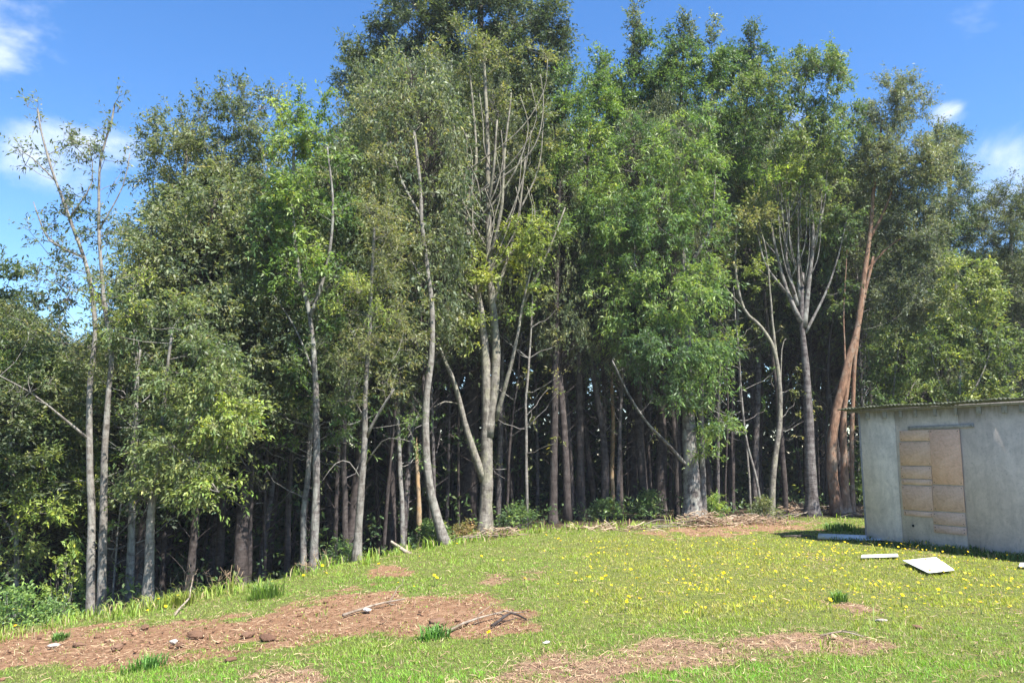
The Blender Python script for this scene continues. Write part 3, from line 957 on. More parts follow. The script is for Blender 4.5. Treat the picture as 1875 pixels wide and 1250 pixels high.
# 14 second candelabra
FINE2 = []
for _k in range(14):
    _y0 = _rf.uniform(400, 560); _x0 = 1465 + (590 - _y0) * _rf.uniform(-.3, .25)
    _x2 = _x0 + _rf.uniform(-55, 55); _y2 = _y0 - _rf.uniform(110, 200)
    FINE2.append(([(_x0, _y0, -.1), (_x0 + (_x2 - _x0) * .7, _y0 + (_y2 - _y0) * .4, -.3), (_x2 + _rf.uniform(-8, 8), _y2, -.3)], _rf.uniform(.016, .03), .007))
make_tree('fan_limbed_tree', 'banded grey trunk that fans into bare pale limbs under a rounded crown', [
    ([(1487, 934), (1482, 800), (1477, 690), (1470, 610), (1468, 560), (1470, 500)], 0.20, 0.05),
    ([(1467, 590), (1440, 530), (1424, 470), (1410, 400), (1402, 320)], 0.08, 0.018), ([(1472, 600), (1481, 520), (1489, 430), (1481, 330), (1476, 250)], 0.09, 0.018), ([(1475, 610), (1510, 540), (1534, 470), (1552, 400)], 0.05, 0.014),
    ([(1460, 560), (1440, 470), (1446, 380), (1450, 270)], 0.065, 0.016), ([(1438, 535), (1400, 480), (1384, 400), (1380, 330)], 0.05, 0.014), ([(1488, 450), (1508, 380), (1515, 290)], 0.04, 0.012), ([(1464, 550), (1462, 450), (1466, 360), (1470, 290)], 0.05, 0.014),
    ([(1445, 420), (1425, 360), (1425, 290)], 0.035, 0.012), ([(1424, 470), (1390, 430), (1350, 400)], 0.03, 0.01)] + FINE2,
    [(1440, 190, 75, 70), (1500, 165, 60, 60), (1390, 250, 60, 65), (1470, 270, 80, 55, -.3, .9), (1530, 240, 55, 70), (1420, 330, 60, 45, -.3, .6, BRIGHT), (1510, 330, 55, 50, -.2, .6), (1370, 170, 45, 50), (1520, 125, 32, 35), (1450, 420, 70, 55, .3, .35), (1540, 420, 35, 50, 0, .5), (1470, 120, 45, 30), (1395, 400, 50, 55, .3, .45), (1505, 430, 45, 55, .3, .4), (1440, 500, 70, 50, .6, .3), (1530, 520, 35, 50, .5, .4)],
    21.0, 'bark_banded', [(0.075, 0.11, 0.036), (0.125, 0.145, 0.055), (0.045, 0.07, 0.026)], 42, 0.105, 0.42, 1.05, seed=28, attach=.85, limb_bark='bark_grey', twig_bark='bark_grey', leaders=[([(1520, 130), (1521, 88)], GREEN)])

# 15 reddish twisted stems
make_tree('reddish_tree', 'three twisted reddish-brown stems beside the shed with a feathery grey-green crown', [
    ([(1534, 930), (1524, 860), (1527, 780), (1545, 690), (1570, 600), (1580, 520), (1592, 440), (1602, 330), (1615, 220)], 0.17, 0.03),
    ([(1549, 934), (1546, 840), (1545, 760), (1552, 695), (1561, 640), (1571, 592), (1577, 545)], 0.145, 0.025, 'trunk'), ([(1560, 928), (1560, 800), (1563, 690), (1570, 620), (1583, 540), (1600, 470)], 0.07, 0.04, 'trunk'),
    ([(1592, 440), (1630, 360), (1650, 260)], 0.05, 0.014), ([(1583, 500), (1630, 450), (1680, 420)], 0.045, 0.012), ([(1548, 690), (1545, 560), (1552, 440)], 0.03, 0.012)],
    [(1620, 200, 55, 60), (1650, 300, 75, 75), (1590, 290, 45, 70), (1700, 350, 65, 75), (1655, 420, 60, 65, .2), (1700, 470, 60, 65), (1580, 400, 40, 70, .9, .6), (1612, 300, 45, 60, -.3, .9), (1655, 540, 60, 60, .2, .8), (1720, 280, 40, 50), (1660, 180, 40, 45), (1690, 570, 50, 45)],
    21.3, 'bark_red', FEATH, 48, 0.10, 0.48, 1.0, seed=29, leafmat='needle', aspect=.28, up=.3, droop=.05, attach=.55, gap=-.6, twigs=3, twig_bark='bark_grey')
make_tree('dark_conifer', 'dark blue-green conifer in the shadow behind the feathery crown', [
    ([(1730, 930), (1732, 700), (1738, 400), (1742, 230)], 0.16, 0.04)],
    [(1740, 270, 32, 50), (1735, 360, 45, 70), (1735, 470, 50, 80), (1720, 590, 60, 70)], 25.0, 'bark_dark', DARK, 50, 0.12, 0.5, 1.1, seed=30, leafmat='needle', aspect=.25)
make_tree('feathery_tree', 'feathery grey-green tree half cut off above the shed roof', [
    ([(1850, 930), (1850, 700), (1852, 380)], 0.17, 0.04)],
    [(1860, 370, 55, 45), (1830, 420, 55, 60), (1890, 470, 70, 90), (1820, 520, 60, 70), (1880, 600, 70, 80), (1800, 440, 35, 50)], 25.0, 'bark_grey', CONIF, 50, 0.11, 0.5, 1.05, seed=31, leafmat='needle', aspect=.22)
make_tree('bushy_tree', 'bushy yellow-green young tree right behind the shed roof', [
    ([(1757, 955), (1757, 820), (1757, 700), (1762, 560)], 0.07, 0.02), ([(1757, 760), (1800, 680), (1825, 600)], 0.03, 0.01), ([(1757, 780), (1720, 700), (1705, 640)], 0.03, 0.01)],
    [(1775, 560, 65, 65), (1800, 640, 60, 60), (1735, 640, 45, 55, 0, .8), (1760, 500, 35, 40), (1840, 700, 40, 45, 0, .8), (1770, 720, 70, 40, .3, .7)],
    19.0, 'bark_grey', [(0.108, 0.132, 0.042), (0.165, 0.178, 0.058), (0.064, 0.086, 0.03)], 36, 0.115, 0.4, 0.95, seed=32, attach=.45)
make_tree('scrubby_tree', 'scrubby light green tree with bare twigs between reddish stems and shed roof', [
    ([(1640, 940), (1640, 820), (1636, 720), (1650, 600)], 0.06, 0.015), ([(1640, 760), (1600, 700), (1590, 640)], 0.025, 0.01), ([(1640, 760), (1680, 690), (1700, 640)], 0.025, 0.01)],
    [(1640, 640, 65, 55, 0, .8), (1610, 720, 45, 50, 0, .8), (1680, 710, 45, 50, 0, .7), (1610, 820, 40, 60, .5, .8, GREEN), (1590, 880, 30, 50, .5, .8, GREEN)],
    21.8, 'bark_pale', [(0.105, 0.135, 0.042), (0.16, 0.18, 0.06), (0.06, 0.09, 0.03)], 34, 0.105, 0.42, 0.95, seed=33, attach=.45)

# ------------------------------------------------------------------ the shaded wood behind: plain trunks that repeat
SIL = np.array([(-400, 520), (0, 520), (60, 560), (265, 540), (300, 340), (340, 260), (420, 220), (600, 260), (640, 150), (700, 60), (1000, 60), (1060, 210), (1160, 150), (1250, 110), (1400, 150), (1560, 190), (1650, 230),
                (1720, 330), (1780, 400), (1875, 400), (2300, 400)], float)


def proto_tree(seed, bark):
    """a forest tree 10 m tall at the origin: drawn-up trunk, crown in the upper half"""
    r = np.random.default_rng(seed)
    zz = np.linspace(-0.15, 9.6, 16)
    ph = r.uniform(0, 6, 2)
    ln = np.stack([0.16 * np.sin(zz * 0.55 + ph[0]) - 0.16 * math.sin(ph[0]), 0.14 * np.sin(zz * 0.6 + ph[1]) - 0.14 * math.sin(ph[1]), zz], -1)
    rd = np.linspace(0.10, 0.03, 16)
    rd = rd * (1 + 0.4 * np.exp(-(zz + 0.15) / 0.25))
    mb = MB(); mb.tube(ln, rd, 9, 0.09)
    trunk = mb.mesh('trunk', M[bark], True)
    nt = 300
    z = r.uniform(4.2, 10.0, nt)
    R = 1.75 * np.sqrt(np.clip(1 - ((z - 6.6) / 3.6) ** 2, 0.03, 1)) * r.uniform(0.3, 1.0, nt) ** 0.5
    a = r.uniform(0, 6.283, nt)
    tips = np.stack([np.cos(a) * R, np.sin(a) * R, z], -1)
    br = MB()
    # dead lower boughs too
    nd = 14
    zd = r.uniform(1.6, 4.5, nd); ad = r.uniform(0, 6.283, nd); Rd = r.uniform(0.5, 1.5, nd)
    td_ = np.stack([np.cos(ad) * Rd, np.sin(ad) * Rd, zd + r.uniform(-.2, .5, nd)], -1)
    for t in np.concatenate([tips, td_]):
        z0 = max(1.0, t[2] - 0.55 * math.hypot(t[0], t[1]))
        A = np.array([np.interp(z0, zz, ln[:, 0]), np.interp(z0, zz, ln[:, 1]), z0])
        s = np.linspace(0, 1, 5)[:, None]
        mid = (A + t) / 2 + r.normal(size=3) * 0.1
        br.tube((1 - s) ** 2 * A + 2 * s * (1 - s) * mid + s ** 2 * t, np.linspace(0.018, 0.005, 5), 3, cap=False)
    cr = MB()
    bd = unit(tips * np.array([1, 1, 0]) + np.array([0, 0, 0.3]))
    leaves(tips, bd, CONIF if seed % 2 else DULL, 36, 0.115, 0.55, 0.2, cr, 0.2, 0.38, seed)
    return trunk, br.mesh('branches', M[bark], True), cr.mesh('crown', M['leaf'])


ANCH = [(-400, 'picture border'), (178, 'slender twin stems'), (272, 'stout pale trunk'), (577, 'straight grey trunk'), (660, 'thin forked trunk'), (790, 's-curved trunk'), (890, 'candelabra trunk'), (1014, 'lone straight trunk'),
        (1063, 'mossy dark trunk'), (1266, 'spotted trunk'), (1418, 'leaning slender tree'), (1482, 'fan-limbed trunk'), (1540, 'reddish stems'), (1590, 'shed'), (2600, 'picture border')]
ORD = ['first', 'second', 'third', 'fourth', 'fifth', 'sixth', 'seventh', 'eighth', 'ninth', 'tenth', 'eleventh', 'twelfth', 'thirteenth', 'fourteenth', 'fifteenth', 'sixteenth', 'seventeenth', 'eighteenth', 'nineteenth', 'twentieth']


def count_labels(pxs, what):
    """a label for each by counting from one front trunk towards the next"""
    out, n = [None] * len(pxs), {}
    for q in sorted(range(len(pxs)), key=lambda k: pxs[k]):
        g = max(k for k in range(len(ANCH) - 1) if ANCH[k][0] <= pxs[q])
        n[g] = n.get(g, 0) + 1
        out[q] = '%s %s counting from the %s towards the %s' % (ORD[min(n[g], 20) - 1], what, ANCH[g][1], ANCH[g + 1][1])
    return out


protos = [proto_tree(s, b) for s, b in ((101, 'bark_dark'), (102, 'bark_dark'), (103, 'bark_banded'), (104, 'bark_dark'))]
rb = np.random.default_rng(77)
spots = []
tries = 0
while len(spots) < 190 and tries < 30000:
    tries += 1
    px = rb.uniform(-250, 2100)
    t = (rb.uniform(1.8, 7.0) if px > 700 else rb.uniform(3.0, 8.0)) if len(spots) < 90 else (rb.uniform(6.0, 13.0) if len(spots) < 150 else rb.uniform(12.0, 20.0))
    x0 = (px - W_PX / 2) / F_PX
    D = 12.0
    for _ in range(6):
        D = float(edge_y(x0 * D)) + t
    x = x0 * D
    if (px > 1560 and D < 23.5) or px > 1950 or px < -120:      # clear of the shed
        continue
    if px < 720 and t < 7 and rb.random() < .55:
        continue
    if t < 4.0 and (800 < px < 1000 or 1330 < px < 1560):      # room round the two limbed trees
        continue
    if any((x - a) ** 2 + (D - b) ** 2 < ((0.7 if t < 9 else 1.2) if px < 1580 else 1.8) ** 2 for a, b, _ in spots):
        continue
    spots.append((x, D, px))
near_ = [k for k, (x, D, px) in enumerate(spots) if D - float(edge_y(x)) < 9]
near_lab = dict(zip(near_, count_labels([spots[k][2] for k in near_], 'dark shaded trunk')))
for n_, (x, D, px) in enumerate(spots):
    zb = float(height(x, D))
    q = project(np.array([[x, D, 2.0]]))[0][0]
    top = P(q, np.interp(q, SIL[:, 0], SIL[:, 1]) + rb.uniform(40, 170), D)[2]
    hgt = max(5.0, top - zb)
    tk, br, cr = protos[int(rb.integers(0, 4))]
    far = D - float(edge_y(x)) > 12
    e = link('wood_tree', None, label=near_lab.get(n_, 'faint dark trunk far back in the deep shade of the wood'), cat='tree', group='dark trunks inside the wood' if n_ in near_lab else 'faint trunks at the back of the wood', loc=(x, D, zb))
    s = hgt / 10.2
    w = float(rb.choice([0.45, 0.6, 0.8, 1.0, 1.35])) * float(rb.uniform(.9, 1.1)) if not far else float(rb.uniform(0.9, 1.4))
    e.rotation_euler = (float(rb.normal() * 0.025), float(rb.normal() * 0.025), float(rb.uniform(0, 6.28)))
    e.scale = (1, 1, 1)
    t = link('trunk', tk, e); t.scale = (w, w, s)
    b = link('branches', br, e, kind='stuff'); b.scale = (.5, .5, s) if D - float(edge_y(x)) < 4.2 else (1, 1, s)
    c = link('crown', cr, e, kind='stuff'); tt = D - float(edge_y(x)); cw = (0.42 if tt < 4.2 else (0.75 if tt < 6 else 1.05)) if px > 720 else .85; c.scale = (cw, cw, s)

# the far mass of the wood: leaves and twigs nobody could count, deep behind the trunks
def undergrowth(name, label, n, ymin, ymax, zlo, zhi, pal, size, seed, clump=0.3):
    r = np.random.default_rng(seed)
    m = n // 24
    px = r.uniform(-300, 2200, m)
    t = r.uniform(ymin, ymax, m)
    x0 = (px - W_PX / 2) / F_PX
    D = np.full(m, 15.0)
    for _ in range(6):
        D = edge_y(x0 * D) + t
    x = x0 * D
    z = height(x, D) + zlo + (zhi - zlo) * r.uniform(0, 1, m) ** 1.3
    tips = np.stack([x, D, z], -1)
    keep = (wob(tips, 0.9, 2) > clump - 0.9) & ~((px > 1555) & (D < 22.5))
    tips = tips[keep]
    cr = MB()
    leaves(tips, unit(r.normal(size=tips.shape) + np.array([0, 0, .4])), pal, 17, size * 1.12, 0.5 + size, 0.25, cr, 0.2, 0.4, seed)
    me = cr.mesh(name, M['leaf'])
    return link(name, me, label=label, kind='stuff')


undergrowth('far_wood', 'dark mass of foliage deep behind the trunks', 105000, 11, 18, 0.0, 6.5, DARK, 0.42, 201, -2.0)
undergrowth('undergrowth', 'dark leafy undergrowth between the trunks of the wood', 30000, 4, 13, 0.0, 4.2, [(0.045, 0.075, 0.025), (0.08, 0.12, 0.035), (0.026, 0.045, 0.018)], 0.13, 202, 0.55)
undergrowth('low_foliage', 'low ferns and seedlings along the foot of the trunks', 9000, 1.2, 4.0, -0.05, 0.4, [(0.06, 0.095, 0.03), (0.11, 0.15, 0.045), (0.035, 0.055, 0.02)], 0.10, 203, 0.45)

# thin saplings and pale poles in the shade
SAPL = [((963, 968), (963, 850), (966, 700), (972, 600), 18.6, .042), ((458, 1050), (460, 900), (457, 790), (470, 640), 15.0, .05), ((492, 1055), (484, 900), (492, 780), (500, 660), 15.6, .04), ((560, 1048), (556, 960), (565, 860), (575, 700), 14.9, .065),
        ((530, 1050), (528, 900), (540, 760), (548, 620), 15.9, .07), ((632, 1040), (632, 930), (630, 780), (622, 620), 15.0, .065), ((1122, 958), (1122, 860), (1120, 740), (1118, 640), 21.5, .07), ((1108, 958), (1106, 860), (1104, 720), (1100, 600), 21.0, .07),
        ((1375, 940), (1372, 850), (1356, 720), (1350, 560), 22.0, .035), ((1395, 938), (1385, 870), (1362, 770), (1352, 640), 21.4, .04), ((1440, 936), (1434, 840), (1424, 720), (1410, 620), 21.9, .09), ((1340, 942), (1338, 850), (1340, 740), (1344, 600), 23.0, .05),
        ((240, 1096), (240, 1000), (243, 900), (250, 760), 13.0, .075), ((205, 1092), (215, 980), (225, 900), (240, 820), 12.9, .02), ((925, 966), (930, 880), (938, 780), (948, 690), 19.6, .04), ((742, 1006), (735, 900), (730, 780), (736, 640), 17.2, .06),
        ((1185, 955), (1183, 860), (1186, 760), (1180, 640), 22.4, .05), ((1330, 945), (1328, 880), (1334, 780), (1330, 690), 21.0, .03), ((1575, 935), (1572, 860), (1580, 760), (1585, 660), 23.5, .04), ((1515, 936), (1512, 800), (1518, 660), (1530, 540), 23.0, .05)]
sap_lab = count_labels([q[0][0] for q in SAPL], 'thin pale pole')
for n_, sp_ in enumerate(SAPL):
    pts, D, rr_ = sp_[:4], sp_[4], sp_[5]
    w = np.array([P(a, b, D) for a, b in pts])
    w = np.concatenate([w, w[-1:] + (w[-1:] - w[-2:-1]) * 0.9])
    w[0] = gz(w[0]) - [0, 0, .1]
    ln = smooth_line(w, 0.25)
    ln[1:, :2] += 0.03 * np.stack([wob(ln[1:], 1.2, 0), wob(ln[1:], 1.2, 1)], -1)
    root = gz(w[0])
    e = link('sapling', None, label=sap_lab[n_], cat='young tree', group='thin pale saplings in the wood', loc=root)
    mb = MB(); mb.tube(ln - root, np.linspace(rr_, rr_ * .45, len(ln)), 8, 0.08)
    link('trunk', mb.mesh('trunk', M['fresh_wood' if n_ == 6 else ('bark_pale' if n_ in (0, 8, 13) else ('bark_grey' if n_ % 3 == 0 else 'bark_dark'))], True), e)
    r = np.random.default_rng(500 + n_)
    br, cr, tp = MB(), MB(), []
    for q in range(16):
        a = ln[int(len(ln) * r.uniform(.3, .98))]
        v = unit(r.normal(size=3) * np.array([1, 1, .25]) + np.array([0, 0, .35]))
        L_ = r.uniform(.4, 1.1)
        s = np.linspace(0, 1, 6)[:, None]
        pts_ = a + v * L_ * s + np.array([0, 0, .25]) * L_ * s ** 2 + r.normal(size=(6, 3)) * .025
        pts_[0] = a
        br.tube(pts_ - root, np.linspace(.012, .004, 6), 4, cap=False)
        tp.append(pts_[-1] - root)
    tp = np.array(tp)
    leaves(tp, unit(r.normal(size=tp.shape)), GREEN if n_ % 2 else OLIVE, 18, .1, .35, .2, cr, .25, .34, 900 + n_)
    link('branches', br.mesh('branches', M['bark_grey'], True), e, kind='stuff')
    link('crown', cr.mesh('crown', M['leaf']), e, kind='stuff')

# the snapped pole with raw orange wood
b = gz(P(768, 1000, 17.6))
e = link('broken_trunk', None, label='snapped thin trunk with raw orange splintered wood left of the curved trunk', cat='broken trunk', loc=b)
ln = smooth_line(np.array([b - [0, 0, .1], P(767, 925, 17.6), P(764, 860, 17.6), P(762, 822, 17.6)]), .15)
mb = MB(); mb.tube(ln[:len(ln) // 3] - b, np.linspace(.075, .07, len(ln) // 3), 8, .15)
link('trunk', mb.mesh('trunk', M['bark_dark'], True), e)
mb = MB(); mb.tube(ln[len(ln) // 3 - 1:] - b, np.linspace(.066, .035, len(ln) - len(ln) // 3 + 1), 7, .28)
for q in range(4):
    a = ln[-1] - b + rng.normal(size=3) * [.02, .02, .01]
    mb.tube(np.array([a - [0, 0, .12], a, a + [rng.normal() * .03, rng.normal() * .03, rng.uniform(.1, .3)]]), [.018, .014, .003], 4)
link('splintered_wood', mb.mesh('splintered_wood', M['fresh_wood'], True), e)

# ------------------------------------------------------------------ the shed
A0 = G(1588, 990)
B0 = G(1875, 1021)
A0[2] = B0[2] = 0
un = (B0 - A0); un = un / np.linalg.norm(un)
nn = np.array([un[1], -un[0], 0.0])          # out of the wall towards the lawn
if nn @ (EYE - A0) < 0:
    nn = -nn
up3 = np.array([0, 0, 1.0])
AX = np.array([un, nn, up3])
base_z = float(min(height(A0[0], A0[1]), height(B0[0], B0[1]))) - 0.03


def on_wall(px, py):
    r = ray(px, py)
    t = ((A0 - EYE) @ nn) / (r @ nn)
    q = EYE + r * t
    return (q - A0) @ un, q[2]


WH = on_wall(1583, 752)[1]
WL, WD = 5.6, 3.4
M['wall_a'] = mat_concrete('weathered_sheet', (0.70, 0.605, 0.525))
M['wall_b'] = mat_concrete('weathered_sheet_grey', (0.65, 0.555, 0.485))
M['wall_c'] = mat_concrete('weathered_sheet_blue', (0.64, 0.535, 0.485), 0.62)
M['board_a'] = mat_board('chipboard', (0.52, 0.33, 0.245), (0.64, 0.43, 0.33), (0.71, 0.50, 0.40))
M['board_b'] = mat_board('chipboard_new', (0.57, 0.34, 0.25), (0.70, 0.44, 0.335), (0.76, 0.52, 0.41))
M['board_c'] = mat_board('chipboard_grey', (0.48, 0.30, 0.21), (0.62, 0.405, 0.30), (0.70, 0.48, 0.365))
M['roof'] = mat_plain('mossy_roof_sheet', (0.12, 0.125, 0.085), 0.9, 0.5, 12)
M['timber'] = mat_plain('grey_timber', (0.27, 0.26, 0.27), 0.85, 0.35, 20)
M['black'] = mat_plain('dark_hole', (0.012, 0.012, 0.013), 0.9, 0.1)
M['white'] = mat_plain('white_sheet', (0.72, 0.71, 0.68), 0.9, 0.22, 7, 0.1)
M['pipe'] = mat_plain('grey_sheet_metal', (0.42, 0.46, 0.50), 0.5, 0.25, 6)
shed = link('shed', None, label='low grey shed of weathered sheets with chipboard over its window opening', cat='shed', loc=(A0[0], A0[1], 0))


def wp(s, o, z):
    return un * s + nn * o + up3 * z


def wall_piece(name, s0, s1, z0, z1, o0, o1, mat, parent=None, **k):
    mb = MB()
    mb.box(wp((s0 + s1) / 2, (o0 + o1) / 2, (z0 + z1) / 2), (s1 - s0, o1 - o0, z1 - z0), AX)
    me = mb.mesh(name, M[mat])
    o = link(name, me, parent or shed, **k)
    bv = o.modifiers.new('bevel', 'BEVEL'); bv.width = 0.004; bv.segments = 1
    return o


s1 = on_wall(1645, 870)[0]
s2 = on_wall(1761, 850)[0]
zt = WH
wall_piece('wall_panel', 0.0, s1 - .003, base_z, zt, -.05, 0, 'wall_a')
wall_piece('wall_panel', s1 + .003, s2 - .003, base_z, zt, -.052, -.004, 'wall_b')
wall_piece('wall_panel', s2 + .003, s2 + 1.22, base_z, zt, -.05, -.001, 'wall_c')
wall_piece('wall_panel', s2 + 1.226, WL, base_z, zt, -.05, -.003, 'wall_c')
for (pa, pb, o, w) in ((0.02, 0.07, 0, 0), ):
    pass
# other walls
mb = MB(); mb.box(wp(0.025, -WD / 2 - .03, (base_z + zt) / 2 - .05), (0.05, WD - .07, zt - base_z - .1), AX)
link('side_wall', mb.mesh('side_wall', M['wall_b']), shed)
mb = MB(); mb.box(wp(WL - 0.025, -WD / 2 - .03, (base_z + zt) / 2 - .05), (0.05, WD - .07, zt - base_z - .1), AX)
link('side_wall', mb.mesh('side_wall', M['wall_b']), shed)
mb = MB(); mb.box(wp(WL / 2, -WD, (base_z + zt) / 2 - .1), (WL, 0.05, zt - base_z - .2), AX)
link('back_wall', mb.mesh('back_wall', M['wall_b']), shed)
wall_piece('sill_beam', 0.01, WL, base_z - .02, base_z + .075, 0.002, 0.03, 'black', label='near-black timber along the foot of the wall')  # near-black strip along the wall foot
wall_piece('corner_batten', -0.035, -0.002, base_z, zt, -.06, 0.006, 'timber')


_nb = MB(); _nb.tube(np.array([-nn * .006, nn * .003]), [.007, .007], 7)
NAIL = _nb.mesh('nail', M['black'])


def board(px0, px1, py0, py1, mat, lift, tilt=0.0, name='board'):
    sa, za = on_wall(px0, (py0 + py1) / 2)
    sb, zb = on_wall(px1, (py0 + py1) / 2)
    zt_ = on_wall((px0 + px1) / 2, py0)[1]
    zb_ = on_wall((px0 + px1) / 2, py1)[1]
    c = wp((sa + sb) / 2, lift + .008, (zt_ + zb_) / 2)
    ct, st = math.cos(tilt), math.sin(tilt)
    ax = np.array([un * ct + up3 * st, nn, up3 * ct - un * st])
    mb = MB()
    mb.box(np.zeros(3), (sb - sa - .004, .016, zt_ - zb_ - .006), ax)
    o = link(name, mb.mesh(name, M[mat]), shed, loc=c)
    for sx in (-1, 1):
        for sz in (-1, 1):
            n_ = link('nail', NAIL, o)
            n_.location = tuple(ax[0] * sx * ((sb - sa) / 2 - .035) + nn * .0085 + ax[2] * sz * max((zt_ - zb_) / 2 - .035, .012))
    bv = o.modifiers.new('bevel', 'BEVEL'); bv.width = 0.003; bv.segments = 1


board(1648, 1705, 787, 807, 'board_a', .004)
board(1648.5, 1706, 808.5, 852, 'board_c', .006, .004)
board(1650, 1707, 853, 876, 'board_a', .004, -.004)
board(1652, 1708, 877, 887, 'board_a', .008)
board(1653, 1709, 889, 934, 'board_c', .005, .004)
board(1656, 1710, 935.5, 945, 'board_a', .004, -.004)
board(1706, 1762, 785.5, 887, 'board_b', .012, -.006)
board(1709.5, 1767, 889, 936, 'board_c', .008)
board(1710, 1769, 938, 961, 'board_a', .01, .004)
board(1711, 1771, 963, 977, 'board_a', .008, -.006)
board(1663, 1784, 777.5, 784.5, 'timber', .01, .012, 'lintel')
sh, zh = on_wall(1672, 962)
mb = MB(); mb.tube(np.array([wp(sh, -.002, zh), wp(sh, .006, zh)]), [.022, .022], 12)
link('hole', mb.mesh('hole', M['black']), shed)
for q in range(9):       # cover battens and stains along the head of the wall: short dark planks under the eaves
    s = 0.1 + q * 0.36 + rng.uniform(-.06, .06)
    wall_piece('eaves_block', s, s + rng.uniform(.05, .1), zt - .16, zt - .02, .001, .02, 'timber')
# corrugated roof sheets, each lapping the next
rz0 = zt + .03
nS = 6
for q in range(nS):
    wdt = 1.02
    s0 = -0.30 + q * 0.96
    n = 30
    s = np.linspace(s0, s0 + wdt, n)
    o = np.linspace(0.22 + rng.uniform(-.05, .05), -WD - .2, 9)
    lift = q % 2 * 0.012 + rng.uniform(0, .018)
    V = []
    for th in (0.0, 0.014):
        for ov in o:
            zc = rz0 + 0.02 * np.sin((s - s0) / 0.076 * 2 * math.pi) + lift + th + 0.075 * (ov - .2) + 0.014 * np.sin(s * 2.1 + q)
            V.append(np.stack([wp(a, ov, c) for a, c in zip(s, zc)]))
    V = np.concatenate(V)
    m_ = len(o)
    i, j = np.meshgrid(np.arange(n - 1), np.arange(m_ - 1))
    a = (j * n + i).ravel()
    top = a + n * m_
    Q = [np.stack([a, a + n, a + n + 1, a + 1], -1), np.stack([top, top + 1, top + n + 1, top + n], -1)]
    e0 = np.arange(n - 1)
    Q.append(np.stack([e0, e0 + 1, e0 + 1 + n * m_, e0 + n * m_], -1))
    eb = e0 + n * (m_ - 1)
    Q.append(np.stack([eb, eb + n * m_, eb + 1 + n * m_, eb + 1], -1))
    sl = np.arange(m_ - 1) * n
    Q.append(np.stack([sl, sl + n * m_, sl + n + n * m_, sl + n], -1))
    sr = sl + n - 1
    Q.append(np.stack([sr, sr + n, sr + n + n * m_, sr + n * m_], -1))
    link('roof_sheet', mesh_np('roof_sheet', V, [np.concatenate(Q)], M['roof']), shed)
mb = MB(); mb.box(wp(WL / 2 - .05, .02, zt - .005), (WL + .35, .045, .05), AX)
link('eaves_beam', mb.mesh('eaves_beam', M['timber']), shed)

# ------------------------------------------------------------------ things lying about
def slab(name, label, cat, pxs, thick, mat, lift=0.01, tilt=(0, 0, 0, 0)):
    """a thin sheet lying on the ground, corners given on the ground"""
    c = np.array([G(a, b) for a, b in pxs])
    c[:, 2] = height(c[:, 0], c[:, 1]) + lift + np.array(tilt)
    o = c.mean(0)
    n_ = len(c)
    V = np.concatenate([c - o, c - o + [0, 0, thick]])
    Q = [np.arange(n_)[::-1], np.arange(n_) + n_]
    side = np.array([[i, (i + 1) % n_, (i + 1) % n_ + n_, i + n_] for i in range(n_)])
    me = mesh_np(name, V, [np.array([Q[0]]), np.array([Q[1]]), side] if n_ != 4 else [np.concatenate([[Q[0]], [Q[1]], side])], mat)
    ob = link(name, me, label=label, cat=cat, loc=o)
    bv = ob.modifiers.new('bevel', 'BEVEL'); bv.width = 0.003; bv.segments = 1
    return ob


slab('white_sheet', 'bright white rigid panel lying flat on the lawn before the shed', 'panel', [(1653, 1033), (1715, 1029), (1748, 1051), (1700, 1055)], .012, M['white'], .04, (.01, 0.025, .01, 0))
slab('white_strip', 'narrow white strip lying in the grass behind the white panel', 'strip', [(1577, 1026), (1578, 1021.5), (1644, 1019.5), (1645, 1023.5)], .018, M['white'], .035)
slab('pale_plank', 'pale plank lying along the foot of the shed corner', 'plank', [(1569, 993), (1570, 988.5), (1627, 987.5), (1629, 992)], .03, M['pipe'], .03)
slab('pale_offcut', 'pale offcut of board in the grass at the picture border before the shed', 'offcut', [(1866, 1042), (1868, 1036), (1905, 1036), (1900, 1043)], .02, M['white'], .03)
# rolled sheet: half pipe with open end
a, b = G(1500, 988), G(1588, 992)
a[2] = height(a[0], a[1]) + .05; b[2] = height(b[0], b[1]) + .05
d = unit(b - a); sd = unit(np.cross(d, up3)); o = (a + b) / 2
th = np.linspace(-0.35, math.pi + 0.35, 15)
V = []
for rr_ in (.075, .069):
    for e_ in (a, b):
        V.append(e_ - o + sd * np.cos(th)[:, None] * rr_ * 1.15 + up3 * np.sin(th)[:, None] * rr_)
V = np.concatenate(V)
n = 15; i = np.arange(n - 1)
Q = np.concatenate([np.stack([i, i + 1, i + n + 1, i + n], -1), np.stack([i + 2 * n, i + 3 * n, i + 3 * n + 1, i + 2 * n + 1], -1), np.stack([i, i + 2 * n, i + 2 * n + 1, i + 1], -1),
                    np.stack([i + n, i + n + 1, i + 3 * n + 1, i + 3 * n], -1), [[0, n, 3 * n, 2 * n], [n - 1, 3 * n - 1, 4 * n - 1, 2 * n - 1]]])
link('sheet_roll', mesh_np('sheet_roll', V, [Q], M['pipe'], smooth=False), label='grey-blue rolled metal sheet lying at the shed corner', cat='sheet roll', loc=o)


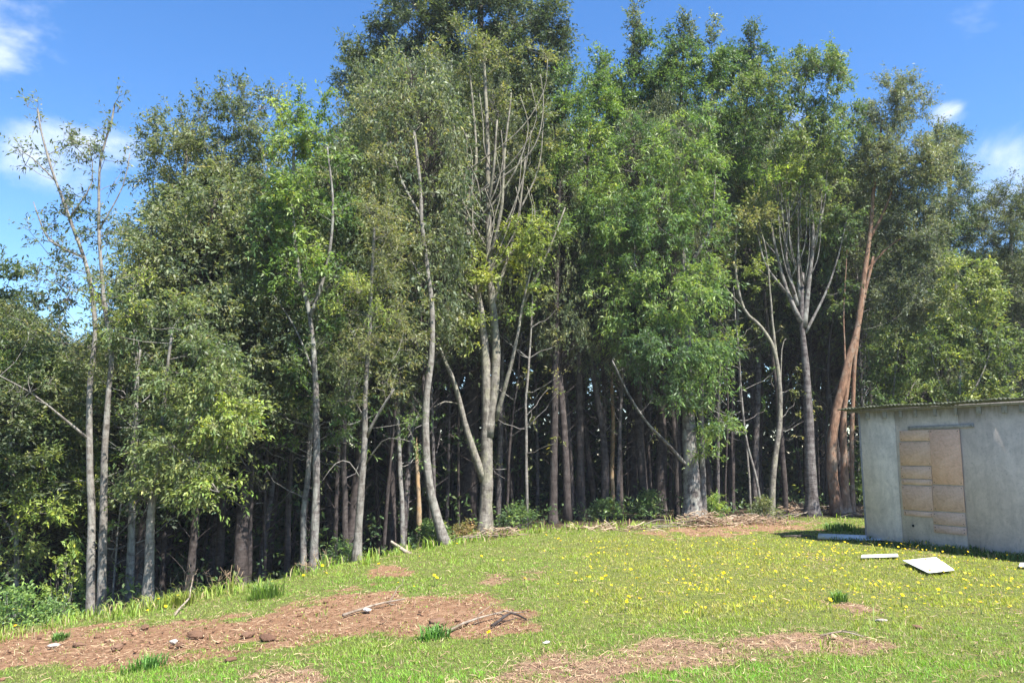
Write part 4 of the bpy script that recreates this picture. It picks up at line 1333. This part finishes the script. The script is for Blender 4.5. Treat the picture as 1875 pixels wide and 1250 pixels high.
def stick(label, pts, r0, r1, mat='dry_wood', name='fallen_branch', group=None, lift=0.0, forks=0, seed=0, cat='branch'):
    """pts: photo pixels on the ground with a height above it"""
    r = np.random.default_rng(seed)
    w = []
    for q in pts:
        g = G(q[0], q[1])
        w.append(g + [0, 0, (q[2] if len(q) > 2 else 0) + r0 * .7])
    ln = smooth_line(np.array(w), .08)
    ln = ln + .012 * np.stack([wob(ln + seed, 5, 0), wob(ln + seed, 5, 1), 0.4 * wob(ln + seed, 5, 2)], -1)
    o = ln[0].copy()
    mb = MB(); mb.tube(ln - o, np.linspace(r0, r1, len(ln)), 7, .12)
    for k in range(forks):
        a = ln[int(len(ln) * r.uniform(.3, .9))]
        v = unit(unit(ln[-1] - ln[0]) + r.normal(size=3) * .6 + [0, 0, .3])
        L_ = r.uniform(.15, .4)
        s = np.linspace(0, 1, 5)[:, None]
        mb.tube(a + v * L_ * s + r.normal(size=(5, 3)) * .01 - o, np.linspace(r1 * .9, r1 * .3, 5), 5)
    return link(name, mb.mesh(name, M[mat], True), label=label, cat=cat, group=group, loc=o)


# the pale log end sticking out over the crest
q = np.array([P(752, 1019, 14.3), P(735, 1004, 14.4), P(716, 991, 14.5)])
q[0] = gz(q[0]) - [0, 0, .03]
o = q[0].copy(); mb = MB(); mb.tube(smooth_line(q - o, .05), np.linspace(.04, .025, len(smooth_line(q - o, .05))), 8, .12)
link('pale_log', mb.mesh('pale_log', M['dry_wood'], True), label='short bleached log leaning up over the crest beside the forked thin trunk', cat='log', loc=o)
GRP = 'dry sticks strewn along the edge of the wood'
LB = 'dry grey-brown stick lying at the edge of the wood'
rs = np.random.default_rng(5)
edge_px = [(845, 990), (880, 985), (920, 978), (1180, 966), (1230, 962), (1290, 958), (1330, 952), (1380, 950), (1430, 946), (1480, 942), (1520, 945), (1560, 948)]
for k in range(60):
    c = edge_px[int(rs.integers(0, len(edge_px)))]
    cx, cy = c[0] + rs.uniform(-35, 35), c[1] + rs.uniform(-7, 8)
    if cx > 1565:
        continue
    g = G(cx, cy)
    a = rs.uniform(-.8, .8)
    L_ = rs.uniform(.3, 1.0)
    dv = np.array([math.cos(a), math.sin(a), 0]) * L_ / 2
    e0, e1 = gz(g - dv), gz(g + dv)
    e0[2] += .015; e1[2] += rs.uniform(.01, .22)
    mid = (e0 + e1) / 2 + [rs.normal() * .05, rs.normal() * .05, rs.uniform(.0, .08)]
    ln = smooth_line(np.array([e0, mid, e1]), .08)
    mb = MB(); r0 = rs.uniform(.008, .022); mb.tube(ln - e0, np.linspace(r0, r0 * .4, len(ln)), 6, .12)
    link('fallen_stick', mb.mesh('fallen_stick', M['dry_wood' if k % 3 else 'bark_dark'], True), label=LB, cat='stick', group=GRP, loc=e0)
stick('long pale stick lying across the bare red earth', [(628, 1128), (680, 1114, .02), (740, 1102, .03)], .018, .007, forks=2, seed=1)
stick('thin forked stick at the tip of the bare red earth patch', [(820, 1158), (862, 1143, .03), (930, 1128, .05)], .016, .006, forks=3, seed=2)
stick('crooked dark stick on the red earth near its upper border', [(900, 1148), (935, 1136, .06), (965, 1140, .02)], .017, .008, 'bark_dark', forks=2, seed=3)
stick('curved bleached branch beside the stout pale trunk', [(318, 1128), (345, 1108, .1), (352, 1094, .3)], .017, .006, forks=1, seed=4)
stick('bare dead branch standing up from the crest, reddish', [(372, 1080), (382, 1070, .25), (388, 1066, .5)], .014, .004, forks=6, seed=6)
stick('short dark forked stick in front of the rolled sheet', [(1430, 984), (1452, 986, .04), (1490, 984, .02)], .022, .01, 'bark_dark', forks=2, seed=7)
stick('crooked dry stick on the tan patch of the front lawn', [(1500, 1165), (1540, 1163, .03), (1580, 1166)], .010, .005, forks=1, seed=8)

# heaps of cut brush: countless dry twigs
def brush(name, label, cx, cy, rx, ry, h, n, seed, pal=((.30, .21, .14), (.45, .35, .25), (.22, .14, .09))):
    r = np.random.default_rng(seed)
    g = G(cx, cy)
    mb = MB()
    for k in range(n):
        u = r.normal(size=2) * .45
        b_ = g[:2] + u * [rx, ry]
        zz = float(height(b_[0], b_[1])) + h * max(0, 1 - (u ** 2).sum()) * r.uniform(0, 1)
        a = r.uniform(0, 6.28)
        v = unit(np.array([math.cos(a), math.sin(a) * .6, r.normal() * .25]))
        L_ = r.uniform(.12, .5)
        s = np.linspace(-.5, .5, 4)[:, None]
        pts = np.array([b_[0], b_[1], zz + .02]) + v * L_ * s + r.normal(size=(4, 3)) * .015
        c = np.array(pal[int(r.integers(0, len(pal)))]) * r.uniform(.7, 1.2)
        mb.tube(pts - g, np.linspace(.009, .004, 4) * r.uniform(.5, 1.4), 4, col=c, cap=False)
    return link(name, mb.mesh(name, M['straw'], True), label=label, cat='brush heap', loc=g)


for k, (lab, cx, cy, rx, ry, h, n) in enumerate([
        ('heap of dark brown cut brush in front of the spotted trunk', 1285, 963, .65, .35, .35, 160), ('low spread of reddish brush between spotted trunk and fan-limbed trunk', 1375, 958, 1.3, .5, .15, 220),
        ('tangle of dry twigs at the foot of the reddish stems', 1555, 942, .6, .4, .28, 150), ('dry brush heaped at the foot of the fan-limbed trunk', 1465, 940, .9, .4, .28, 170),
        ('dry brush at the foot of the candelabra tree', 905, 984, .7, .3, .18, 90), ('dry twigs along the lawn edge beyond the straight dark trunks', 1120, 970, 1.1, .25, .1, 70)]):
    o = brush('brush_heap', lab, cx, cy, rx, ry, h, n, 300 + k)
    o['kind'] = 'stuff'

# ------------------------------------------------------------------ soil clods and stones
def lump(seed, sub=2):
    r = np.random.default_rng(seed)
    import bmesh
    bm = bmesh.new()
    bmesh.ops.create_icosphere(bm, subdivisions=sub, radius=1)
    V = np.array([v.co[:] for v in bm.verts]); Fc = np.array([[v.index for v in f.verts] for f in bm.faces])
    bm.free()
    V = V * (1 + .3 * wob(V + seed, 1.6, 0)[:, None] + .2 * wob(V + seed, 5.5, 1)[:, None]) * [1, .8, .5]
    return V, Fc


LUMPS = [lump(s, 3) for s in range(6)]
LUMP_S = [lump(s, 1) for s in range(6)]


def lump_mesh(name, k, col, mat):
    V, Fc = LUMPS[k]
    return mesh_np(name, V, [Fc], mat, np.tile(col, (len(V), 1)), True)


CL = [lump_mesh('clod', k, c, M['soil_clod']) for k, c in enumerate([(.19, .11, .07), (.22, .13, .085), (.16, .09, .06), (.25, .15, .10)])]
ST = [lump_mesh('stone', 4, (.62, .58, .53), M['soil_clod']), lump_mesh('stone', 5, (.48, .43, .38), M['soil_clod'])]
for k, (px, py, s, lab) in enumerate([(358, 1166, .085, 'largest dark clod of earth, on the left half of the bare patch'), (452, 1165, .075, 'broad dark clod near the right end of the darkest soil'), (490, 1172, .08, 'crumbled dark clod at the grass border of the bare patch'),
                                     (215, 1187, .06, 'pointed dark clod standing in the bare earth'), (265, 1150, .06, 'dark clod at the upper border of the bare earth'), (145, 1182, .06, 'flat dark clod near a pale stone'),
                                     (330, 1183, .05, 'small dark clod beside the white stone'), (800, 1143, .09, 'round clod with dry roots on the reddest earth'), (422, 1210, .05, 'brown clod at the lower border of the earth'), (1680, 1150, .05, 'lone clod in the front lawn')]):
    g = G(px, py); o = link('soil_clod', CL[k % 4], label=lab, cat='clod', group='clods of dug earth', loc=g + [0, 0, s * .25])
    o.scale = (s * 1.1, s, s * .9); o.rotation_euler = (0, 0, k * 1.3)
for k, (px, py, s, lab) in enumerate([(318, 1178, .045, 'white upright stone on the bare red earth'), (98, 1184, .05, 'flat pale stone at the left of the bare earth'), (672, 1119, .05, 'pale flat stone beside the long stick'), (1615, 1138, .04, 'pale stone in the lawn below the white panel'), (1000, 1178, .03, 'small pale stone in the grass beyond the earth tip')]):
    g = G(px, py); o = link('stone', ST[k % 2], label=lab, cat='stone', group='pale stones', loc=g + [0, 0, s * .4])
    o.scale = (s * .8, s, s * 1.2) if k == 0 else (s * 1.5, s, s * .7); o.rotation_euler = (0, 0, k)


def scatter(n, pxr, pyr, seed, wfun):
    """points on the ground drawn evenly over the lawn as it recedes, kept with probability wfun"""
    r = np.random.default_rng(seed)
    y = np.exp(r.uniform(math.log(pyr[0]), math.log(pyr[1]), n))
    x = r.uniform(-1, 1, n) * (0.74 * y + 1.2)
    p_ = np.stack([x, y, height(x, y)], -1)
    w = wfun(p_)
    return p_[r.random(n) < w], r


def crumbs():
    p_, r = scatter(26000, None, (4.6, 19), 61, lambda q: (q[:, 1] < edge_y(q[:, 0])) * np.clip(soil_at(q)[0] - .25, 0, 1) * (.15 + .85 * soil_at(q)[1]) * .55)
    mb = MB()
    rd = soil_at(p_)[1]
    for k, q in enumerate(p_):
        V, Fc = LUMP_S[k % 6]
        s = min(r.lognormal(-4.5, .55), .05)
        a = r.uniform(0, 6.28)
        c, s_ = math.cos(a), math.sin(a)
        R = np.array([[c, s_, 0], [-s_, c, 0], [0, 0, 1]])
        col = (np.array([.22, .115, .07]) * rd[k] + np.array([.36, .26, .17]) * (1 - rd[k])) * r.uniform(.5, 1.3)
        mb.add(V @ R * s + q + [0, 0, s * .2], tris=Fc, col=col)
    link('soil_crumbs', mb.mesh('soil_crumbs', M['soil_clod'], True), label='loose crumbs of red earth over the bare patches', kind='stuff')


crumbs()


def straw():
    def w(q):
        s, rd = soil_at(q)
        inside = q[:, 1] < edge_y(q[:, 0]) + 1.2
        return inside * np.clip(.1 + s * (1.0 - .75 * rd), 0, 1)
    p_, r = scatter(75000, None, (4.6, 19.5), 62, w)
    n = len(p_)
    a = r.uniform(0, 6.28, n)
    L_ = r.uniform(.03, .12, n)[:, None]
    d = unit(np.stack([np.cos(a), np.sin(a), r.normal(size=n) * .12 + .03], -1))
    sd = unit(np.cross(d, np.array([0, 0, 1.0]) + r.normal(size=(n, 3)) * .3)) * (.0012 + .0002 * p_[:, 1:2])
    b_ = p_ + [0, 0, .006]
    b_[:, 2] += r.uniform(0, .02, n)
    m = b_ + d * L_ * .5 + r.normal(size=(n, 3)) * .012
    t = b_ + d * L_
    V = np.stack([b_ + sd, b_ - sd, m - sd, m + sd, t - sd * .4, t + sd * .4], 1).reshape(-1, 3)
    i = np.arange(n)[:, None] * 6
    Q = np.concatenate([i + [0, 1, 2, 3], i + [3, 2, 4, 5]])
    pal = np.array([(.38, .27, .16), (.47, .36, .22), (.29, .18, .11), (.21, .13, .085), (.34, .22, .14)])
    C = pal[r.integers(0, 5, n)] * r.uniform(.7, 1.15, (n, 1))
    link('straw', mesh_np('straw', V, [Q], M['straw'], np.repeat(C, 6, 0)), label='dry straw and cut grass strewn over the bare ground', kind='stuff')


straw()

# ------------------------------------------------------------------ grass
def grass_tone(q):
    """living colour of the sward: lush, yellowish with flowers, greyish dry"""
    px, py = project(q)
    n1 = wob(q[:, :2], 1.1, 0); n2 = wob(q[:, :2], 3.3, 1)
    base = np.array([.15, .208, .05])
    lush = np.array([.125, .235, .042]); yel = np.array([.245, .245, .048]); dry = np.array([.215, .20, .098])
    fl = sstep(960, 1150, px) * sstep(1165, 1105, py) * sstep(960, 1000, py)
    wl = np.clip(sstep(1185, 1235, py) * .8 + .5 * sstep(.2, 1.0, n1), 0, 1)
    wd = np.clip(.65 * sstep(.1, 1.0, n2) + .35 * sstep(.3, 1, -n1), 0, 1)
    c = base + (lush - base) * wl[:, None]
    c = c + (yel - c) * (fl * (.6 + .35 * sstep(-.3, .8, n2)))[:, None]
    c = c + (dry - c) * (wd * .75)[:, None]
    c = c * (1 - .2 * sstep(.35, 1.0, wob(q[:, :2], 5.2, 2)))[:, None]
    return c * np.array([1.56, 1.6, 1.12])


SHED_AX = (A0, un, nn)


def off_shed(q):
    v = q - A0
    s, o_ = v @ un, v @ nn
    return ~((s > -.05) & (s < WL) & (o_ < .02) & (o_ > -WD))


def blades(n, yr, seed, h0, h1, wfun, width=.0046, tone=grass_tone, clump=0.035, per=5):
    p_, r = scatter(n // per, None, yr, seed, wfun)
    p_ = np.repeat(p_, per, 0)
    m = len(p_)
    p_[:, :2] += r.normal(size=(m, 2)) * clump * (p_[:, 1:2] / 8)
    p_[:, 2] = height(p_[:, 0], p_[:, 1]) - .006
    s = soil_at(p_)[0]
    h = r.uniform(h0, h1, m) * (1 + .5 * wob(p_[:, :2], 1.9, 2)) * (1 - .55 * s)
    h = np.maximum(h, .02)[:, None]
    a = r.uniform(0, 6.283, m)
    f = np.stack([np.cos(a), np.sin(a), np.zeros(m)], -1)
    ln = r.uniform(.15, 1.1, m)[:, None]
    w = (width * (p_[:, 1:2] / 7) ** .8) * r.uniform(.7, 1.5, (m, 1))
    a2 = a + math.pi / 2 + r.normal(size=m) * .5
    sd = np.stack([np.cos(a2), np.sin(a2), np.zeros(m)], -1) * w
    mid = p_ + f * h * ln * .3 + np.array([0, 0, .62]) * h
    t = p_ + f * h * ln + np.array([0, 0, 1.0]) * h * (1.05 - .35 * ln)
    tall = h0 > .03
    if tall:
        V = np.stack([p_ + sd, p_ - sd, mid - sd * .85, mid + sd * .85, t], 1).reshape(-1, 3)
    else:
        V = np.stack([p_ + sd * 1.15, p_ - sd * 1.15, t], 1).reshape(-1, 3)
    i = np.arange(m)[:, None] * (5 if tall else 3)
    C = tone(p_) * r.uniform(.65, 1.35, (m, 1)) * (1 + r.normal(size=(m, 3)) * .07)
    dead = r.random(m) < .10 + .3 * s
    C[dead] = np.array([.40, .32, .19]) * r.uniform(.7, 1.2, (dead.sum(), 1))
    C = np.clip(C, .01, .8)
    if not tall:
        return V, np.zeros((0, 4), int), i + [0, 1, 2], np.repeat(C, 3, 0)
    return V, i + [0, 1, 2, 3], i + [3, 2, 4], np.repeat(C, 5, 0)


def lawn_w(q):
    s = soil_at(q)[0]
    d = q[:, 1] - edge_y(q[:, 0])
    return np.clip(1.05 - 1.05 * s, 0.05, 1) * sstep(.9, -.4, d + .4 * wob(q[:, :2], 1.5, 0)) * off_shed(q)


V, Q, T, C = blades(420000, (4.5, 20.5), 71, .015, .05, lawn_w, .0036)
link('grass', mesh_np('grass', V, [Q, T], M['grass'], C), label='short mown grass of the lawn', kind='stuff')


def rough_w(q):
    d = q[:, 1] - edge_y(q[:, 0])
    left = sstep(1.5, -1.0, q[:, 0])
    return (sstep(-1.3, -.2, d) * sstep(1.0, .2, d) * (.35 + .65 * left) * sstep(-.7, .6, wob(q[:, :2], 2.2, 1)) + .02 * sstep(.5, 1, wob(q[:, :2], 3, 2)) * (d < 0)) * off_shed(q)


V, Q, T, C = blades(150000, (5, 20.5), 72, .07, .24, rough_w, .0045, clump=.05, per=7)
link('rough_grass', mesh_np('rough_grass', V, [Q, T], M['grass'], C), label='longer uncut grass along the edge of the wood', kind='stuff')


def shed_grass_w(q):
    v = q - A0
    s, o_ = v @ un, v @ nn
    return (s > -.7) & (s < WL) & (o_ > .02) & (o_ < .6)


V, Q, T, C = blades(150000, (9, 17), 74, .07, .16, shed_grass_w, .0042, tone=lambda q: np.tile([.085, .15, .035], (len(q), 1)), per=6)  # darker green paints the shed's shadow into these longer blades
link('shed_shadow_grass', mesh_np('shed_shadow_grass', V, [Q, T], M['grass'], C), label='longer grass along the foot of the shed wall, shed shadow painted into its green', kind='stuff')


# single tussocks
def tussock(name, label, cx, cy, n, h, rad, col, seed, cat='grass tuft'):
    r = np.random.default_rng(seed)
    g = G(cx, cy)
    b_ = np.clip(r.normal(size=(n, 2)), -1.7, 1.7) * rad * .36
    p_ = np.stack([b_[:, 0], b_[:, 1], height(g[0] + b_[:, 0], g[1] + b_[:, 1]) - g[2] - .01], -1)
    f = unit(np.concatenate([b_ + r.normal(size=(n, 2)) * rad * .4, np.zeros((n, 1))], 1))
    hh = h * r.uniform(.45, 1.1, (n, 1)); ln = r.uniform(.2, .9, (n, 1))
    sd = np.stack([-f[:, 1], f[:, 0], np.zeros(n)], -1) * .005 * r.uniform(.7, 1.5, (n, 1)) * (g[1] / 8) ** .6
    m = p_ + f * hh * ln * .3 + np.array([0, 0, .65]) * hh
    t = p_ + f * hh * ln + np.array([0, 0, 1.]) * hh * (1.05 - .4 * ln)
    V = np.stack([p_ + sd, p_ - sd, m - sd * .8, m + sd * .8, t], 1).reshape(-1, 3)
    i = np.arange(n)[:, None] * 5
    C = np.array(col) * r.uniform(.6, 1.35, (n, 1))
    link(name, mesh_np(name, V, [i + [0, 1, 2, 3], i + [3, 2, 4]], M['grass'], np.repeat(C, 5, 0)), label=label, cat=cat, loc=g)


tussock('grass_tuft', 'tall upright grass clump on the crest above the bare earth', 488, 1094, 220, .26, .35, (.15, .24, .05), 1)
tussock('grass_tuft', 'lush green tuft at the lower border of the bare earth', 268, 1222, 200, .14, .24, (.12, .25, .055), 2)
tussock('grass_tuft', 'green tuft under the round clod on the red earth', 797, 1168, 180, .16, .2, (.12, .25, .055), 3)
tussock('grass_tuft', 'lush low tuft on the bare earth beside the flat pale stone', 108, 1172, 150, .12, .12, (.13, .24, .06), 4)
tussock('grass_tuft', 'dark green tuft in the flowery part of the lawn', 1536, 1101, 120, .16, .12, (.14, .24, .06), 5)
tussock('grass_tuft', 'broad green tuft beside the rolled sheet', 1540, 970, 260, .2, .5, (.13, .24, .055), 6)
tussock('grass_tuft', 'yellow-green tuft at the foot of the stout pale trunk', 330, 1108, 160, .22, .3, (.22, .25, .05), 7)

# weeds and bushes at the edge
def bush(label, cx, cy, w, h, n, pal, size, seed, D=None, name='weed_bush', droop=.2, aspect=.36, spread=.2):
    r = np.random.default_rng(seed)
    g = gz(P(cx, cy, D)) if D else G(cx, cy)
    k = n // 14
    u = r.normal(size=(k, 3)) * [w * .42, w * .42, 0]
    z = r.uniform(.1, 1, k) ** .8 * h * np.clip(1.1 - (u[:, 0] / w) ** 2 - (u[:, 1] / w) ** 2, .15, 1)
    tips = np.stack([u[:, 0], u[:, 1], z], -1)
    e = link(name, None, label=label, cat='bush', loc=g)
    st = MB()
    for t in tips[::2]:
        a = np.array([t[0] * .3, t[1] * .3, -.05])
        s = np.linspace(0, 1, 4)[:, None]
        st.tube(a + (t - a) * s + r.normal(size=(4, 3)) * .012, np.linspace(.007, .003, 4), 4, cap=False)
    link('stems', st.mesh('stems', M['bark_grey'], True), e, kind='stuff')
    cr = MB()
    leaves(tips, unit(u + np.array([0, 0, .6]) + r.normal(size=u.shape) * .2), pal, 14, size, spread, .4, cr, droop, aspect, seed)
    link('leaves', cr.mesh('leaves', M['leaf']), e, kind='stuff')


WEED = [(.095, .15, .042), (.15, .205, .056), (.055, .095, .03)]
bush('low green weeds at the foot of the slender twin stems', 172, 1100, .45, .45, 1500, WEED, .06, 1)
bush('leafy green weeds at the left border below the wood', 25, 1128, .45, .55, 1500, WEED, .07, 2, D=11.0)
bush('weeds between the border weeds and the twin stems', 95, 1112, .4, .35, 900, WEED, .06, 3, D=11.3)
bush('dark green bush at the crest left of the curved trunk base', 790, 990, .45, .5, 1300, GREEN, .09, 4, D=16.2)
bush('reddish low bush between curved and candelabra trunks', 850, 982, .35, .35, 800, [(.17, .12, .05), (.25, .16, .07), (.10, .10, .035)], .07, 5, D=17.3)
bush('green bush beside the orange-barked thin pole', 1110, 950, .5, .5, 1100, GREEN, .09, 6, D=19.8)
bush('bright bush between thin pole and spotted trunk', 1190, 940, .5, .65, 1200, GREEN, .09, 7, D=20.0)
bush('small bush touching the pale side stem of the spotted trunk', 1308, 945, .35, .6, 900, BRIGHT, .08, 8, D=19.9)
bush('low bush under the leaning slender tree', 1400, 940, .4, .45, 900, OLIVE, .08, 9, D=20.0)
bush('low bush in the shade after the candelabra tree', 950, 965, .5, .5, 1200, GREEN, .08, 10, D=18.6)
bush('leafy bush behind the shed corner', 1592, 935, .5, 1.4, 1700, BRIGHT, .09, 11, D=23.0)
bush('leafy sapling bush in front of the slender twin stems', 118, 1075, .35, 1.3, 900, BRIGHT, .08, 12, D=12.2)
bush('small dark bush behind the crest below the green tree', 625, 1035, .4, .45, 900, GREEN, .07, 13, D=14.4)

# dry stalks standing on the crest
for k, (px, py, D, h) in enumerate([(330, 1092, 12.3, .55), (345, 1085, 12.4, .6), (395, 1072, 12.6, .7), (420, 1068, 12.7, .45), (300, 1098, 12.0, .4), (595, 1040, 13.7, .35), (560, 1046, 13.6, .4)]):
    g = gz(P(px, py, D))
    r = np.random.default_rng(800 + k)
    mb = MB()
    for q in range(6):
        v = unit(np.array([r.normal() * .35, r.normal() * .35, 1]))
        s = np.linspace(0, 1, 6)[:, None]
        pts = np.array([r.normal() * .04, r.normal() * .04, -.03]) + v * h * r.uniform(.5, 1.1) * s + r.normal(size=(6, 3)) * .012
        mb.tube(pts, np.linspace(.007, .003, 6), 4, col=np.array([.36, .27, .17]) * r.uniform(.7, 1.2))
        for z in range(3):
            a = pts[3 + z // 2]
            mb.tube(np.array([a, a + r.normal(size=3) * .07 + [0, 0, .05]]), [.005, .002], 3, col=(.33, .23, .15))
    o = link('dry_stalks', mb.mesh('dry_stalks', M['straw'], True), label='tuft of dry brown weed stalks standing on the crest', cat='dry weed', group='dry weed stalks on the crest', loc=g)
    o['kind'] = 'stuff'

# ------------------------------------------------------------------ yellow flowers
def flower_geo(r, s, h):
    """stem and a rayed head"""
    n = 8
    a = np.arange(n) * 2 * math.pi / n
    tilt = r.normal(size=2) * .35
    c = np.array([r.normal() * .12 * h, r.normal() * .12 * h, h])
    nrm = unit(np.array([tilt[0], tilt[1] - .25, 1]))
    u = unit(np.cross(nrm, [1, .1, 0])); v = np.cross(nrm, u)
    rr_ = s * np.where(np.arange(n) % 2, 1.0, .72)
    ring = c + (u * np.cos(a)[:, None] + v * np.sin(a)[:, None]) * rr_[:, None] + nrm * s * .15
    return c, np.concatenate([ring, [c]]), np.stack([np.arange(n), (np.arange(n) + 1) % n, np.full(n, n)], -1)


def fl_w(q):
    px, py = project(q)
    main = sstep(930, 1150, px) * sstep(978, 995, py) * sstep(1150, 1090, py)
    clumpy = sstep(-.1, .9, wob(q[:, :2], 1.2, 1) + .45 * wob(q[:, :2], 5, 2))
    few = .012 * (py < 1140) + .02 * sstep(300, 600, px) * sstep(1090, 1050, py)
    s = soil_at(q)[0]
    return (main * (.12 + 1.1 * clumpy) + few) * (1 - s) * (q[:, 1] < edge_y(q[:, 0])) * off_shed(q)


pf, r = scatter(9500, None, (5.5, 18), 91, fl_w)
mb = MB()
for q in pf[40:]:
    s = r.uniform(.006, .016) * (1 + q[1] / 30); h = r.uniform(.05, .12)
    c, V, T = flower_geo(r, s, h)
    mb.add(V + q, tris=T, col=np.array([.78, .56, .02]) * r.uniform(.8, 1.15))
    w = .0018
    mb.add(np.array([[-w, 0, -.01], [w, 0, -.01], [c[0], c[1], c[2]]]) + q, tris=[[0, 1, 2]], col=(.14, .2, .05))
link('flowers', mb.mesh('flowers', M['petal']), label='small yellow wildflowers spread through the lawn', kind='stuff')
BIG = [(1145, 1121), (1150, 1118), (1172, 1114), (1255, 1142), (1095, 1110), (1100, 1074), (1112, 1072), (1488, 1082), (1480, 1079), (1520, 1122), (1020, 995), (1026, 1002), (1002, 990), (960, 1075), (1797, 1125), (1830, 1086), (1820, 1092), (22, 1164),
       (290, 1116), (302, 1132), (590, 1054), (555, 1065), (580, 1052), (880, 1032), (795, 1072), (800, 1074), (690, 1049), (1165, 1078), (1330, 1068), (1420, 1062), (1610, 1085), (1650, 1110), (1720, 1100), (1770, 1098), (895, 1178), (1380, 1112)]
for k, (px, py) in enumerate(BIG):
    g = G(px, py)
    r = np.random.default_rng(950 + k)
    e = link('yellow_flower', None, label='larger yellow flower head standing clear of the short grass', cat='flower', group='larger yellow flowers on the lawn', loc=g)
    h = r.uniform(.09, .16)
    c, V, T = flower_geo(r, r.uniform(.018, .024) * (1 + g[1] / 40), h)
    V2, T2 = flower_geo(r, .014, h + .004)[1:]
    V2 = V2 - V2[-1] + c + [0, 0, .004]
    link('flower_head', mesh_np('flower_head', np.concatenate([V, V2]), [np.concatenate([T, T2 + len(V)])], M['petal'], np.concatenate([np.tile([.80, .57, .015], (len(V), 1)), np.tile([.75, .42, .01], (len(V2), 1))])), e)
    mb = MB(); mb.tube(np.array([[0, 0, -.02], c * [.4, .4, .5], c]), [.004, .0035, .003], 5, col=(.12, .2, .05))
    link('stem', mb.mesh('stem', M['straw']), e)

# ------------------------------------------------------------------ thin air volume, added to lift the shade of the wood
def added_haze():
    m = bpy.data.materials.new('added_haze')
    m.use_nodes = True
    N, L = m.node_tree.nodes, m.node_tree.links
    N.clear()
    out = N.new('ShaderNodeOutputMaterial')
    v = N.new('ShaderNodeVolumePrincipled')
    v.inputs['Color'].default_value = (0.86, 0.92, 1.0, 1)
    v.inputs['Density'].default_value = 0.0006
    v.inputs['Anisotropy'].default_value = 0.0
    L.new(v.outputs[0], out.inputs['Volume'])
    mb = MB()
    mb.box((0, 20, 6.0), (140, 100, 20.0))
    link('added_haze', mb.mesh('added_haze', m), label='thin air volume added to lift the shade before the wood', kind='stuff')


added_haze()
